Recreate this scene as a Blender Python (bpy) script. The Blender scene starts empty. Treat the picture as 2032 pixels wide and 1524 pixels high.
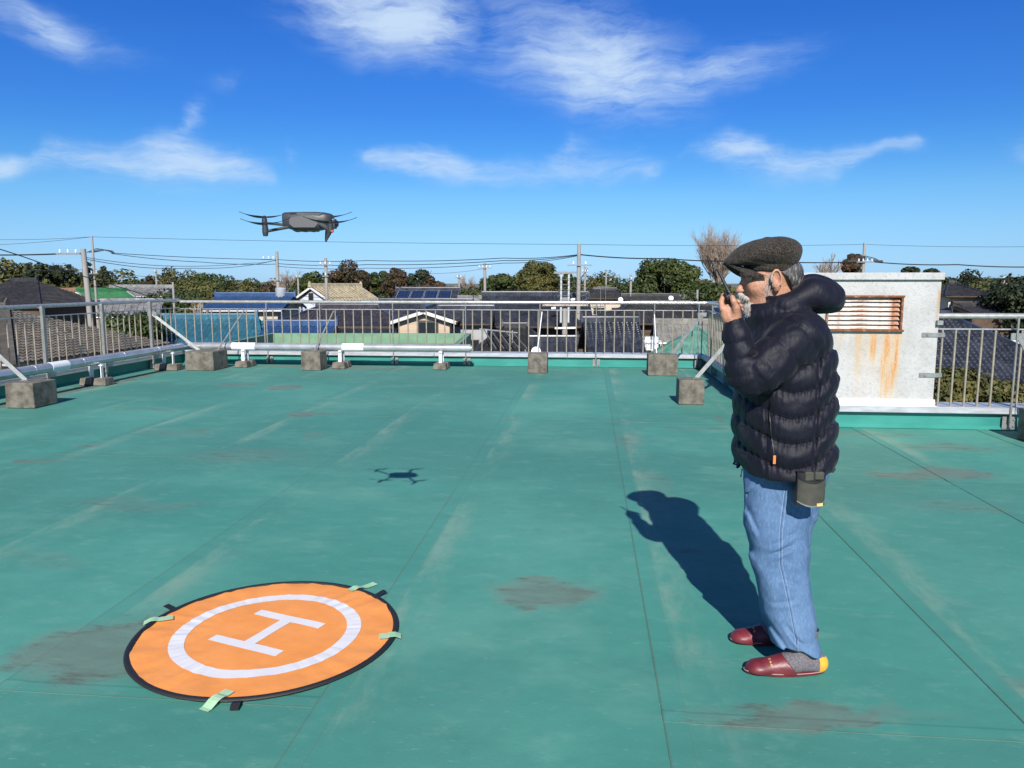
import bpy, bmesh, math, random
import numpy as np
from mathutils import Vector, Matrix, noise as mnoise
from mathutils.bvhtree import BVHTree

random.seed(7)
sc = bpy.context.scene
C = sc.collection
R = math.radians

# ------------------------------------------------------------------ camera
FPX, CAMH, PITCH = 1527.0, 1.53, math.atan(202 / 1527.0)
cam_d = bpy.data.cameras.new('camera'); cam = bpy.data.objects.new('camera', cam_d); C.objects.link(cam)
cam_d.sensor_width = 36.0; cam_d.lens = 36.0 * FPX / 2032.0
cam_d.clip_start = 0.05; cam_d.clip_end = 6000
cam.location = (0, 0, CAMH); cam.rotation_euler = (math.pi / 2 - PITCH, 0, 0)
sc.camera = cam

# ------------------------------------------------------------------ sun, sky, exposure
SUN_EL = R(34.3)
SUN_STRENGTH, SKY_STRENGTH = 5.0, 0.078
sun_d = bpy.data.lights.new('sun', 'SUN'); sun = bpy.data.objects.new('sun', sun_d); C.objects.link(sun)
sun_d.energy = SUN_STRENGTH; sun_d.angle = R(0.53); sun_d.color = (1.0, 0.955, 0.89)
sun.location = (0, -20, 20)
sun.rotation_euler = (math.pi / 2 - SUN_EL, 0, 0)          # light travels towards +Y and down
sc.view_settings.view_transform = 'Standard'; sc.view_settings.look = 'None'
sc.view_settings.exposure = 0.38; sc.view_settings.gamma = 1.0
sc.view_settings.use_curve_mapping = False
sc.render.engine = 'CYCLES'
sc.cycles.use_denoising = True
sc.cycles.max_bounces = 6; sc.cycles.diffuse_bounces = 3; sc.cycles.glossy_bounces = 3
sc.cycles.sample_clamp_indirect = 6.0

def nd(nt, typ, ins=None, **props):
    n = nt.nodes.new(typ)
    for k, v in props.items():
        setattr(n, k, v)
    for k, v in (ins or {}).items():
        s = n.inputs[k]
        if hasattr(v, 'is_output') and v.is_output:
            nt.links.new(v, s)
        elif hasattr(v, 'outputs'):
            nt.links.new(v.outputs[0], s)
        else:
            s.default_value = v
    return n
def mth(nt, op, a, b=None, c=None, clamp=False):
    n = nt.nodes.new('ShaderNodeMath'); n.operation = op; n.use_clamp = clamp
    for i, v in enumerate((a, b, c)):
        if v is None: continue
        if hasattr(v, 'is_output'): nt.links.new(v, n.inputs[i])
        elif hasattr(v, 'outputs'): nt.links.new(v.outputs[0], n.inputs[i])
        else: n.inputs[i].default_value = v
    return n.outputs[0]
def mixc(nt, f, a, b, blend='MIX'):
    n = nt.nodes.new('ShaderNodeMix'); n.data_type = 'RGBA'; n.blend_type = blend
    for s, v in ((n.inputs[0], f), (n.inputs[6], a), (n.inputs[7], b)):
        if hasattr(v, 'is_output'): nt.links.new(v, s)
        elif hasattr(v, 'outputs'): nt.links.new(v.outputs[0], s)
        else: s.default_value = v if not isinstance(v, tuple) or len(v) == 4 else (*v, 1)
    return n.outputs[2]
def smooth(nt, x, lo, hi):
    n = nd(nt, 'ShaderNodeMapRange', {0: x, 1: lo, 2: hi, 3: 0.0, 4: 1.0}); n.interpolation_type = 'SMOOTHSTEP'
    return n.outputs[0]

world = bpy.data.worlds.new('World'); sc.world = world; world.use_nodes = True
wt = world.node_tree; wt.nodes.clear()
sky = nd(wt, 'ShaderNodeTexSky', sky_type='NISHITA')
sky.sun_disc = False; sky.sun_elevation = SUN_EL; sky.sun_rotation = math.pi
sky.altitude = 20; sky.air_density = 1.0; sky.dust_density = 0.2; sky.ozone_density = 4.0
wg = nd(wt, 'ShaderNodeTexCoord')
sep = nd(wt, 'ShaderNodeSeparateXYZ', {0: wg.outputs['Generated']})
az = mth(wt, 'ARCTAN2', sep.outputs[0], sep.outputs[1])
el = mth(wt, 'ARCSINE', sep.outputs[2])
# sky tint deepens with height, then eased overhead, unseen, to make shadows less blue
def ramp(fac, stops):
    n = nd(wt, 'ShaderNodeValToRGB', {0: fac}); e = n.color_ramp.elements; n.color_ramp.interpolation = 'LINEAR'
    while len(e) < len(stops): e.new(0.5)
    for i, (t, c) in enumerate(stops): e[i].position = t
    for i, (t, c) in enumerate(stops): e[i].position = t; e[i].color = (*c, 1)
    return n.outputs[0]
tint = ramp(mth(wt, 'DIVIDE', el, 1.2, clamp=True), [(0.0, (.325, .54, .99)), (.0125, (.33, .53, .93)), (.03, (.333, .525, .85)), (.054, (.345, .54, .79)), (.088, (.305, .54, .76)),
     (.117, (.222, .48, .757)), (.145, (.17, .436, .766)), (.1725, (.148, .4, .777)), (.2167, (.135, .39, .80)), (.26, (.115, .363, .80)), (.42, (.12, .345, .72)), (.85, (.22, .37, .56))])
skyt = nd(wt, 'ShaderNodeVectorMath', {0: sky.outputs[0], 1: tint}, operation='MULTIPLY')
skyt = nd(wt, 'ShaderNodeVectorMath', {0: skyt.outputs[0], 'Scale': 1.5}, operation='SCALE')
# sky paled towards the sun, behind the camera, to take blue out of shadows
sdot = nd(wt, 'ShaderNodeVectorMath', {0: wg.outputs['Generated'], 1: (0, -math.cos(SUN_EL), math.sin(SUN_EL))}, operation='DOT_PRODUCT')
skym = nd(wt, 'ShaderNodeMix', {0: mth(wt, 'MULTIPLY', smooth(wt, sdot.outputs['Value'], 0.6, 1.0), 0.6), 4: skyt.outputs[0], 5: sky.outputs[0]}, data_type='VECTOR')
# thin cirrus, laid out by direction (azimuth, elevation): a low row right round the horizon and larger fans above
cv = nd(wt, 'ShaderNodeCombineXYZ', {0: az, 1: el, 2: 0.0})
warp = nd(wt, 'ShaderNodeTexNoise', {'Vector': cv, 'Scale': 7.0, 'Detail': 4.0, 'Roughness': 0.55}, noise_dimensions='2D')
wv = nd(wt, 'ShaderNodeVectorMath', {0: warp.outputs['Color'], 1: (0.5, 0.5, 0.5)}, operation='SUBTRACT')
wv = nd(wt, 'ShaderNodeVectorMath', {0: wv.outputs[0], 1: (0.10, 0.045, 0.0)}, operation='MULTIPLY')
cw = nd(wt, 'ShaderNodeVectorMath', {0: cv.outputs[0], 1: wv.outputs[0]}, operation='ADD')
def px_dir(px, py):
    a = (px - 1016) / FPX; b = (762 - py) / FPX
    v = Vector((a, math.cos(PITCH) + b * math.sin(PITCH), -math.sin(PITCH) + b * math.cos(PITCH))).normalized()
    return math.atan2(v.x, v.y), math.asin(v.z)
sw = nd(wt, 'ShaderNodeSeparateXYZ', {0: cw.outputs[0]})
# low row: (px, py, half height px, strength)
ROW = [(-60, 318, 20, .85), (30, 326, 18, .85), (85, 322, 16, .6), (130, 308, 26, .75), (260, 318, 30, .75), (340, 312, 42, .85), (430, 330, 30, .75), (530, 345, 22, .5), (560, 330, 20, .12), (582, 308, 26, .45), (625, 310, 22, .1), (690, 325, 18, .08),
       (735, 322, 18, .7), (860, 330, 30, .85), (960, 345, 22, .7), (1045, 345, 26, .5), (1110, 312, 44, .6), (1180, 322, 36, .5), (1290, 342, 16, .6), (1325, 330, 16, .1),
       (1350, 300, 16, .4), (1470, 310, 36, .85), (1560, 335, 30, .75), (1640, 338, 26, .7), (1720, 316, 16, .65), (1800, 284, 14, .55), (1830, 284, 14, .05), (1960, 290, 18, .05), (2030, 288, 24, .5), (2120, 300, 22, .4)]
tr = mth(wt, 'ADD', mth(wt, 'DIVIDE', sw.outputs[0], 1.5), 0.5)
st = []
for px, py, hh, s_ in ROW:
    a_, e_ = px_dir(px, py); st.append((a_ / 1.5 + .5, (s_, e_ * 2.5, hh / FPX * 20)))
rw = nd(wt, 'ShaderNodeSeparateXYZ', {0: ramp(tr, st)})
dev = mth(wt, 'DIVIDE', mth(wt, 'SUBTRACT', sw.outputs[1], mth(wt, 'MULTIPLY', rw.outputs[1], 0.4)), mth(wt, 'MULTIPLY', rw.outputs[2], 0.05))
tot = mth(wt, 'MULTIPLY', smooth(wt, mth(wt, 'ABSOLUTE', dev), 2.0, 0.0), rw.outputs[0])
# fans above: (px, py, half-width px, half-height px, tilt deg, opacity)
CL = [(1185, 130, 225, 100, -12, 1.0), (1390, 150, 200, 50, 10, 0.75), (1060, 30, 150, 55, -28, 0.45), (1185, 185, 70, 46, 0, .5),
      (775, 20, 210, 88, -8, 1.0), (730, 95, 60, 50, 20, .35), (1208, 543, 22, 9, 12, 1.0), (95, 62, 120, 34, -10, 0.75), (445, 158, 66, 24, 8, 0.34), (368, 240, 46, 30, 55, 0.6)]
blobs = [(*px_dir(x, y), w / FPX, h / FPX, R(t), o) for x, y, w, h, t, o in CL]
blobs += [(-1.3, .36, .2, .08, -.3, .8), (1.2, .42, .22, .09, .2, .7), (2.4, .5, .25, .1, .1, .7), (-2.3, .4, .22, .08, .3, .7)]
for a0, e0, rw_, rh, t, o in blobs:
    m = nd(wt, 'ShaderNodeMapping', {'Vector': cw.outputs[0]}, vector_type='TEXTURE')
    m.inputs['Location'].default_value = (a0, e0, 0); m.inputs['Rotation'].default_value = (0, 0, t); m.inputs['Scale'].default_value = (rw_, rh, 1)
    ln = nd(wt, 'ShaderNodeVectorMath', {0: m.outputs[0]}, operation='LENGTH')
    f = mth(wt, 'MULTIPLY', mth(wt, 'SUBTRACT', 1.2, mth(wt, 'MULTIPLY', ln.outputs['Value'], .85), clamp=True), o)
    tot = mth(wt, 'MAXIMUM', tot, f)
mp1 = nd(wt, 'ShaderNodeMapping', {'Vector': cw.outputs[0]}); mp1.inputs['Rotation'].default_value = (0, 0, R(-32)); mp1.inputs['Scale'].default_value = (4.2, 21, 1)
n1 = nd(wt, 'ShaderNodeTexNoise', {'Vector': mp1, 'Scale': 2.0, 'Detail': 8.0, 'Roughness': 0.70}, noise_dimensions='2D')
mp2 = nd(wt, 'ShaderNodeMapping', {'Vector': cw.outputs[0]}); mp2.inputs['Rotation'].default_value = (0, 0, R(28)); mp2.inputs['Scale'].default_value = (7, 46, 1)
n2 = nd(wt, 'ShaderNodeTexNoise', {'Vector': mp2, 'Scale': 1.6, 'Detail': 5.0, 'Roughness': 0.62}, noise_dimensions='2D')
nsum = mth(wt, 'ADD', mth(wt, 'MULTIPLY', n1.outputs[0], .68), mth(wt, 'MULTIPLY', n2.outputs[0], .32))
wisp = smooth(wt, mth(wt, 'ADD', nsum, mth(wt, 'MULTIPLY', tot, 0.34)), 0.40, 0.98)
cf = mth(wt, 'MULTIPLY', mth(wt, 'MULTIPLY', wisp, smooth(wt, tot, 0.0, 1.0)), 0.9, clamp=True)
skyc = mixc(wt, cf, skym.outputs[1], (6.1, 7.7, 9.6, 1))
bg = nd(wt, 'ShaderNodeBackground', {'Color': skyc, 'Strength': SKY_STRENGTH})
world.cycles.sampling_method = 'MANUAL'; world.cycles.sample_map_resolution = 256
wo = nd(wt, 'ShaderNodeOutputWorld', {'Surface': bg.outputs[0]})

# ------------------------------------------------------------------ helpers
YAW = math.atan(152 * math.cos(PITCH) / FPX)      # the building's axes are turned this much to the right of the view
CY, SY = math.cos(YAW), math.sin(YAW)
G = -7.5                                          # street level below the roof
def W(u, v, z=0.0): return Vector((u * CY + v * SY, -u * SY + v * CY, z))
def at(px, py, Y):
    a = (px - 1016) / FPX; b = (762 - py) / FPX
    r = Vector((a, math.cos(PITCH) + b * math.sin(PITCH), -math.sin(PITCH) + b * math.cos(PITCH)))
    return Vector((0, 0, CAMH)) + r * (Y / r.y)

class MB:
    def __init__(s): s.v = []; s.f = []
    def add(s, vs, fs):
        o = len(s.v); s.v += [tuple(p) for p in vs]; s.f += [tuple(i + o for i in f) for f in fs]; return s
    def box(s, c, d, M=None):
        x, y, z = d[0] / 2, d[1] / 2, d[2] / 2
        vs = [Vector((a * x, b * y, e * z)) for e in (-1, 1) for a, b in ((-1, -1), (1, -1), (1, 1), (-1, 1))]
        if M is not None: vs = [M @ p for p in vs]
        c = Vector(c)
        return s.add([p + c for p in vs], [(3, 2, 1, 0), (4, 5, 6, 7), (0, 1, 5, 4), (1, 2, 6, 5), (2, 3, 7, 6), (3, 0, 4, 7)])
    def bar(s, p0, p1, w, h, up=(0, 0, 1)):
        p0, p1 = Vector(p0), Vector(p1); t = (p1 - p0).normalized(); up = Vector(up)
        a = t.cross(up)
        if a.length < 1e-4: a = t.cross(Vector((1, 0, 0)))
        a.normalize(); b = a.cross(t).normalized()
        vs = [p + a * (i * w / 2) + b * (j * h / 2) for p in (p0, p1) for i, j in ((-1, -1), (1, -1), (1, 1), (-1, 1))]
        return s.add(vs, [(0, 1, 2, 3), (7, 6, 5, 4), (0, 4, 5, 1), (1, 5, 6, 2), (2, 6, 7, 3), (3, 7, 4, 0)])
    def path(s, pts, rad, n=8, caps=True, flat=1.0):
        pts = [Vector(p) for p in pts]
        if not hasattr(rad, '__len__'): rad = [rad] * len(pts)
        o = len(s.v); prev = None
        for i, p in enumerate(pts):
            t = (pts[min(i + 1, len(pts) - 1)] - pts[max(i - 1, 0)]).normalized()
            if prev is None:
                a = t.cross(Vector((0, 0, 1)))
                if a.length < 1e-3: a = t.cross(Vector((1, 0, 0)))
            else: a = prev - t * prev.dot(t)
            a.normalize(); prev = a; b = t.cross(a)
            s.v += [tuple(p + (a * math.cos(2 * math.pi * k / n) + b * (flat * math.sin(2 * math.pi * k / n))) * rad[i]) for k in range(n)]
        for i in range(len(pts) - 1):
            for k in range(n):
                s.f.append((o + i * n + k, o + i * n + (k + 1) % n, o + (i + 1) * n + (k + 1) % n, o + (i + 1) * n + k))
        if caps:
            s.f.append(tuple(o + k for k in reversed(range(n)))); e = o + (len(pts) - 1) * n
            s.f.append(tuple(e + k for k in range(n)))
        return s
    def tube(s, p0, p1, r0, r1=None, n=10): return s.path([p0, p1], [r0, r0 if r1 is None else r1], n)
    def lathe(s, prof, n=24, M=None, c=(0, 0, 0)):
        o = len(s.v); c = Vector(c)
        for r, z in prof:
            for k in range(n):
                p = Vector((r * math.cos(2 * math.pi * k / n), r * math.sin(2 * math.pi * k / n), z))
                s.v.append(tuple((M @ p if M is not None else p) + c))
        for i in range(len(prof) - 1):
            for k in range(n):
                s.f.append((o + i * n + k, o + i * n + (k + 1) % n, o + (i + 1) * n + (k + 1) % n, o + (i + 1) * n + k))
        s.f.append(tuple(o + k for k in reversed(range(n)))); e = o + (len(prof) - 1) * n
        s.f.append(tuple(e + k for k in range(n)))
        return s
    def prism(s, poly, d):            # poly: list of Vector, extruded along vector d
        n = len(poly); d = Vector(d); poly = [Vector(p) for p in poly]
        return s.add(poly + [p + d for p in poly], [tuple(reversed(range(n))), tuple(range(n, 2 * n))] +
                     [(i, (i + 1) % n, n + (i + 1) % n, n + i) for i in range(n)])
    def mesh(s, name, smooth=False, bevel=0, seg=1):
        me = bpy.data.meshes.new(name); me.from_pydata(s.v, [], s.f); me.update()
        bm = bmesh.new(); bm.from_mesh(me)
        bmesh.ops.recalc_face_normals(bm, faces=bm.faces)
        if bevel: bmesh.ops.bevel(bm, geom=list(bm.edges), offset=bevel, segments=seg, profile=0.6, affect='EDGES', clamp_overlap=True)
        bm.to_mesh(me); bm.free()
        if smooth:
            me.shade_smooth(); me.set_sharp_from_angle(angle=R(42))
        return me
    def build(s, name, mat, parent=None, smooth=False, bevel=0, seg=1, loc=None, rotz=0):
        return obj(name, s.mesh(name, smooth, bevel, seg), mat, parent, loc, rotz)

def obj(name, me, mat=None, parent=None, loc=None, rotz=0):
    o = bpy.data.objects.new(name, me); C.objects.link(o)
    if mat is not None and len(me.materials) == 0: me.materials.append(mat)
    if parent: o.parent = parent
    if loc is not None: o.location = loc
    if rotz: o.rotation_euler = (0, 0, rotz)
    return o
def tag(o, label=None, cat=None, group=None, kind=None):
    for k, v in (('label', label), ('category', cat), ('group', group), ('kind', kind)):
        if v: o[k] = v
    return o
def thing(name, label, cat, loc=(0, 0, 0), rotz=0, group=None):
    o = bpy.data.objects.new(name, None); C.objects.link(o); o.empty_display_size = .1
    o.location = loc; o.rotation_euler = (0, 0, rotz)
    return tag(o, label, cat, group)
def copy_tree(o, parent=None):
    c = o.copy(); C.objects.link(c); c.parent = parent
    for ch in list(o.children): copy_tree(ch, c)
    return c

def mat(name, col, rough=0.6, metal=0.0, col2=None, nscale=6.0, detail=5.0, lo=0.35, hi=0.65, bump=0.0, bscale=40.0, coord='Object', stretch=(1, 1, 1), spec=0.5, **kw):
    m = bpy.data.materials.new(name); m.use_nodes = True; nt = m.node_tree
    p = nt.nodes['Principled BSDF']
    p.inputs['Roughness'].default_value = rough; p.inputs['Metallic'].default_value = metal
    p.inputs['Specular IOR Level'].default_value = spec
    p.inputs['Base Color'].default_value = (*col, 1)
    if col2 is not None or bump:
        tc = nd(nt, 'ShaderNodeTexCoord'); mp = nd(nt, 'ShaderNodeMapping', {'Vector': tc.outputs[coord]})
        mp.inputs['Scale'].default_value = stretch
    if col2 is not None:
        n = nd(nt, 'ShaderNodeTexNoise', {'Vector': mp, 'Scale': nscale, 'Detail': detail, 'Roughness': 0.6})
        nt.links.new(mixc(nt, smooth(nt, n.outputs[0], lo, hi), (*col, 1), (*col2, 1)), p.inputs['Base Color'])
    if bump:
        n = nd(nt, 'ShaderNodeTexNoise', {'Vector': mp, 'Scale': bscale, 'Detail': 4.0})
        b = nd(nt, 'ShaderNodeBump', {'Height': n.outputs[0], 'Strength': 1.0, 'Distance': bump}); nt.links.new(b.outputs[0], p.inputs['Normal'])
    for k, v in kw.items(): p.inputs[k.replace('_', ' ')].default_value = v
    return m
def nodes_of(m): return m.node_tree, m.node_tree.nodes['Principled BSDF']

M = {}
M['steel'] = mat('stainless_steel', (.56, .55, .52), .28, .55, (.44, .42, .38), 14, bump=.0004, bscale=60)
M['steel_dull'] = mat('dull_steel', (.33, .33, .31), .42, .45, (.25, .245, .225), 10)
M['bronze_steel'] = mat('weathered_steel_bars', (.43, .38, .29), .36, .35, (.29, .255, .195), 9)
M['galv'] = mat('galvanised_steel', (.27, .285, .28), .5, .4, (.20, .21, .205), 12)
M['white_paint'] = mat('white_paint', (.78, .78, .76), .45, 0, (.6, .58, .54), 9, lo=.45, hi=.8)
M['coping'] = mat('coping_metal', (.50, .51, .53), .4, .25, (.38, .39, .41), 5, stretch=(1, 1, 6))
M['concrete'] = mat('weathered_concrete', (.185, .165, .135), .9, 0, (.07, .062, .05), 9, 8, .33, .72, bump=.006, bscale=70)
M['pole'] = mat('concrete_pole', (.36, .34, .31), .85, 0, (.25, .235, .215), 1.5, stretch=(1, 1, .3))
M['black'] = mat('black_rubber', (.012, .012, .013), .5)
M['wire'] = mat('black_cable', (.02, .021, .023), .6)
M['white'] = mat('white_plastic', (.8, .8, .8), .4)
# ------------------------------------------------------------------ the roof terrace
U0, U1, V1, VF = -7.70, 2.08, 13.95, 8.35          # left wall, right wall, far wall, front wall of the right wing
UR, VB = 9.0, -6.0
# brown silt left by puddles: (u, v, ru, rv, strength)
SILT = [(-.22, 3.65, .30, .26, .75), (-.28, 3.85, .10, .08, .9), (-.27, 3.42, .09, .06, .9), (.85, 2.68, .62, .09, .95), (2.1, 2.75, .55, .3, .8), (1.75, 2.95, .3, .12, .6),
        (-2.0, 2.85, .42, .36, .95), (-1.85, 3.05, .45, .2, .7), (-4.55, 4.9, .35, .22, .9), (-4.75, 6.05, .32, .1, .8), (-4.6, 6.7, .25, .12, .6), (-3.2, 8.62, .55, .1, .9), (-3.3, 8.5, .25, .2, .7), (-5.4, 8.7, .6, .08, .75),
        (-5.3, 11.0, .42, .28, .7), (-4.4, 10.8, .36, .4, .8), (-4.3, 13.4, 1.2, .35, .9), (-3.3, 13.5, .5, .25, .7), (-6.8, 13.0, .8, .6, .6), (-5.6, 13.6, .9, .25, .8),
        (2.95, 6.35, .42, .22, 1.0), (2.45, 6.25, .3, .2, .7), (1.75, 8.7, .5, .5, .7), (1.85, 10.4, .3, .9, .7), (.5, 8.45, .5, .06, .6), (-.85, 8.45, .12, .05, .8), (2.2, 7.95, .5, .08, .7), (3.3, 7.4, .6, .25, .5),
        (-7.3, 10.2, .3, 4.0, .8), (-3.0, 6.4, .9, .5, .42), (-3.1, 4.9, .7, .28, .42), (-4.2, 7.4, .8, .35, .42), (-3.0, 3.9, .5, .25, .36), (.52, 5.6, .22, 1.2, .4), (2.5, 5.4, .5, .3, .4), (.4, 7.4, .2, .9, .42), (1.2, 8.1, .8, .2, .45), (-.1, 12.9, 1.0, .3, .4), (2.9, 8.0, .8, .2, .5), (-3.0, 6.6, .45, .18, .45), (.62, 4.3, .2, .1, .5), (-2.75, 7.4, .2, .35, .45), (-2.6, 10.2, .12, 2.2, .35)]
def silt_at(u, v):
    def fr(ox):
        t, a, k = 0.0, 1.0, 2.0
        for i in range(4): t += a * mnoise.noise(Vector((u * k + ox, v * k * 1.3 - ox, ox))); a *= .6; k *= 2.1
        return t
    w0, w1 = fr(3.7), fr(19.2); u += .16 * w0; v += .13 * w1
    f = 0.0
    for a, b, ra, rb, s in SILT:
        d = math.hypot((u - a) / ra, (v - b) / rb)
        if d < 1.25:
            t = min(1, (1.25 - d) / 1.0); f = max(f, t * t * (3 - 2 * t) * s)
    return f
def silt_attr(me, off=(0, 0)):
    at_ = me.attributes.new('silt', 'FLOAT', 'POINT')
    at_.data.foreach_set('value', [silt_at(p.co.x + off[0], p.co.y + off[1]) for p in me.vertices])
# green sheet membrane
def membrane(name, deck):
    m = bpy.data.materials.new(name); m.use_nodes = True; nt, p = nodes_of(m)
    tc = nd(nt, 'ShaderNodeTexCoord'); tc.object = deck
    P = tc.outputs['Object']
    def noise(scale, st=(1, 1, 1), det=6, rough=.6, off=0):
        mp = nd(nt, 'ShaderNodeMapping', {'Vector': P}); mp.inputs['Scale'].default_value = st; mp.inputs['Location'].default_value = (off, off * .7, 0)
        return nd(nt, 'ShaderNodeTexNoise', {'Vector': mp, 'Scale': scale, 'Detail': min(det, 5), 'Roughness': rough}, noise_dimensions='2D').outputs[0]
    sp = nd(nt, 'ShaderNodeSeparateXYZ', {0: P}); U, V = sp.outputs[0], sp.outputs[1]
    base = mixc(nt, smooth(nt, noise(.55), .3, .7), (.060, .248, .200, 1), (.090, .304, .243, 1))
    base = mixc(nt, mth(nt, 'MULTIPLY', smooth(nt, noise(.33, (1, 1, 1), 4, .55, 40), .38, .66), .75), base, (.058, .200, .165, 1))
    rnd = nd(nt, 'ShaderNodeObjectInfo').outputs['Random']          # no two sheets weathered alike
    base = mixc(nt, mth(nt, 'MULTIPLY', rnd, .6), base, (.062, .212, .172, 1))
    base = mixc(nt, mth(nt, 'MULTIPLY', smooth(nt, noise(.9, (.8, 1.1, 1), 9, .68, 5), .5, .78), .4), base, (.15, .34, .265, 1))
    # fine streaks and scuffs
    base = mixc(nt, mth(nt, 'MULTIPLY', smooth(nt, noise(5, (.7, 1.4, 1), 8, .72, 9), .52, .8), .30), base, (.19, .36, .29, 1))
    base = mixc(nt, mth(nt, 'MULTIPLY', smooth(nt, noise(26, (.6, 1.8, 1), 4, .6, 2), .67, .74), .25), base, (.26, .40, .33, 1))
    base = mixc(nt, mth(nt, 'MULTIPLY', smooth(nt, noise(3.4, (1, 1, 1), 9, .7, 31), .55, .8), .35), base, (.055, .205, .175, 1))
    # distance to the lengthwise seams
    k = mth(nt, 'FRACT', mth(nt, 'DIVIDE', mth(nt, 'SUBTRACT', U, 0.28 - 12.5), 1.25))
    du = mth(nt, 'MULTIPLY', k, 1.25)
    nz = noise(1.5, (1.6, .55, 1), 6, .72, 17)
    # dusty chalk band right of each seam, patchy
    band = mth(nt, 'MULTIPLY', mth(nt, 'MULTIPLY', smooth(nt, du, .36, .06), smooth(nt, du, .07, .12)), smooth(nt, nz, .42, .72))
    base = mixc(nt, mth(nt, 'MULTIPLY', band, .6), base, (.26, .35, .27, 1))
    lap = mth(nt, 'MULTIPLY', smooth(nt, du, .088, .07), mth(nt, 'MULTIPLY', nz, .36))
    base = mixc(nt, lap, base, (.05, .225, .19, 1))
    seam = nd(nt, 'ShaderNodeAttribute', attribute_name='seam').outputs['Fac']
    line = mth(nt, 'MAXIMUM', smooth(nt, seam, .86, .97), mth(nt, 'MULTIPLY', smooth(nt, mth(nt, 'ABSOLUTE', mth(nt, 'SUBTRACT', du, .084)), .006, .001), .4))
    base = mixc(nt, mth(nt, 'MULTIPLY', line, mth(nt, 'ADD', mth(nt, 'MULTIPLY', nz, .7), .08)), base, (.115, .09, .065, 1))
    tot = nd(nt, 'ShaderNodeAttribute', attribute_name='silt').outputs['Fac']   # where puddles dry out and leave brown silt
    gr = noise(7, (.55, 1.7, 1), 9, .78, 3)
    silt = mth(nt, 'MULTIPLY', tot, 1.0)
    base = mixc(nt, mth(nt, 'MULTIPLY', smooth(nt, silt, .15, .75), .58), base, (.165, .205, .17, 1))
    dk = smooth(nt, mth(nt, 'ADD', mth(nt, 'MULTIPLY', silt, .46), mth(nt, 'MULTIPLY', gr, .85)), .60, .90)
    dk = mth(nt, 'MULTIPLY', dk, mth(nt, 'SUBTRACT', 1.0, mth(nt, 'MULTIPLY', smooth(nt, silt, .5, .8), .75)))      # the brown crust gathers along the puddle's rim
    base = mixc(nt, mth(nt, 'MULTIPLY', dk, .78), base, (.10, .068, .052, 1))
    nt.links.new(base, p.inputs['Base Color'])
    p.inputs['Roughness'].default_value = .62; p.inputs['Specular IOR Level'].default_value = .2
    h = mth(nt, 'ADD', mth(nt, 'MULTIPLY', noise(1.6, (1, 1, 1), 3), .03), mth(nt, 'MULTIPLY', noise(60, (1, 1, 1), 3), .0012))
    b = nd(nt, 'ShaderNodeBump', {'Height': h, 'Strength': 1.0, 'Distance': .5}); nt.links.new(b.outputs[0], p.inputs['Normal'])
    return m

deck_b = MB()
poly = [(U0 - .25, VB), (UR, VB), (UR, VF + .25), (U1 + .25, VF + .25), (U1 + .25, V1 + .25), (U0 - .25, V1 + .25)]
deck_b.prism([Vector((u, v, G)) for u, v in poly], (0, 0, -G - .001))
deck = deck_b.build('roof_deck', mat('render_wall', (.5, .5, .47), .8), rotz=-YAW)
tag(deck, 'green sheet covered flat roof deck with seams and silt stains', 'roof deck', kind='structure')
M['membrane'] = membrane('green_membrane', deck)
M['upstand'] = mat('upstand_membrane', (.022, .20, .17), .5, 0, (.035, .25, .205), 3, 6, .35, .7, stretch=(.6, 1, 2))
deck.data.materials.clear(); deck.data.materials.append(M['membrane'])
def sheet(u0, u1, v0, v1):
    def cuts(a, b, l0, l1, st):
        n = max(1, round((b - a - l1) / st)); return [a, a + l0, a + l1] + [a + l1 + (b - a - l1) * i / n for i in range(1, n + 1)]
    near = v0 < 9; st = .07 if near else .11
    us, vs = cuts(u0, u1, .075, .092, st), cuts(v0, v1, .065, .08, st)
    nu, nv = len(us), len(vs)
    hi = lambda i, j: .0045 + .003 * (1 if i < 2 else 0) + .0018 * (1 if j < 2 else 0)
    V = [(us[i], vs[j], hi(i, j)) for j in range(nv) for i in range(nu)]
    F = [(j * nu + i, j * nu + i + 1, (j + 1) * nu + i + 1, (j + 1) * nu + i) for j in range(nv - 1) for i in range(nu - 1)]
    ring = [(i, 0) for i in range(nu)] + [(nu - 1, j) for j in range(1, nv)] + [(i, nv - 1) for i in range(nu - 2, -1, -1)] + [(0, j) for j in range(nv - 2, 0, -1)]
    n0 = len(V); V += [(us[i], vs[j], 0) for i, j in ring]; m_ = len(ring)
    F += [(n0 + k, n0 + (k + 1) % m_, ring[(k + 1) % m_][1] * nu + ring[(k + 1) % m_][0], ring[k][1] * nu + ring[k][0]) for k in range(m_)]
    me = bpy.data.meshes.new('roof_sheet'); me.from_pydata(V, [], F); me.update(); silt_attr(me)
    sm = me.attributes.new('seam', 'FLOAT', 'POINT'); sm.data.foreach_set('value', [1.0 if (k >= n0 or k % nu == 0 or k < nu) else 0.0 for k in range(len(V))])
    obj('roof_sheet', me, M['membrane'], deck)
cross = {-7: [4.5, 10.4], -6: [5.4, 11.2], -5: [2.5, 8.7], -4: [6.3, 11.9], -3: [8.5], -2: [2.52], -1: [8.515], 0: [2.55, 8.42], 1: [5.9], 2: [-.5, 6.1], 3: [2.1], 4: [5], 5: [1.2], 6: [4]}
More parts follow.
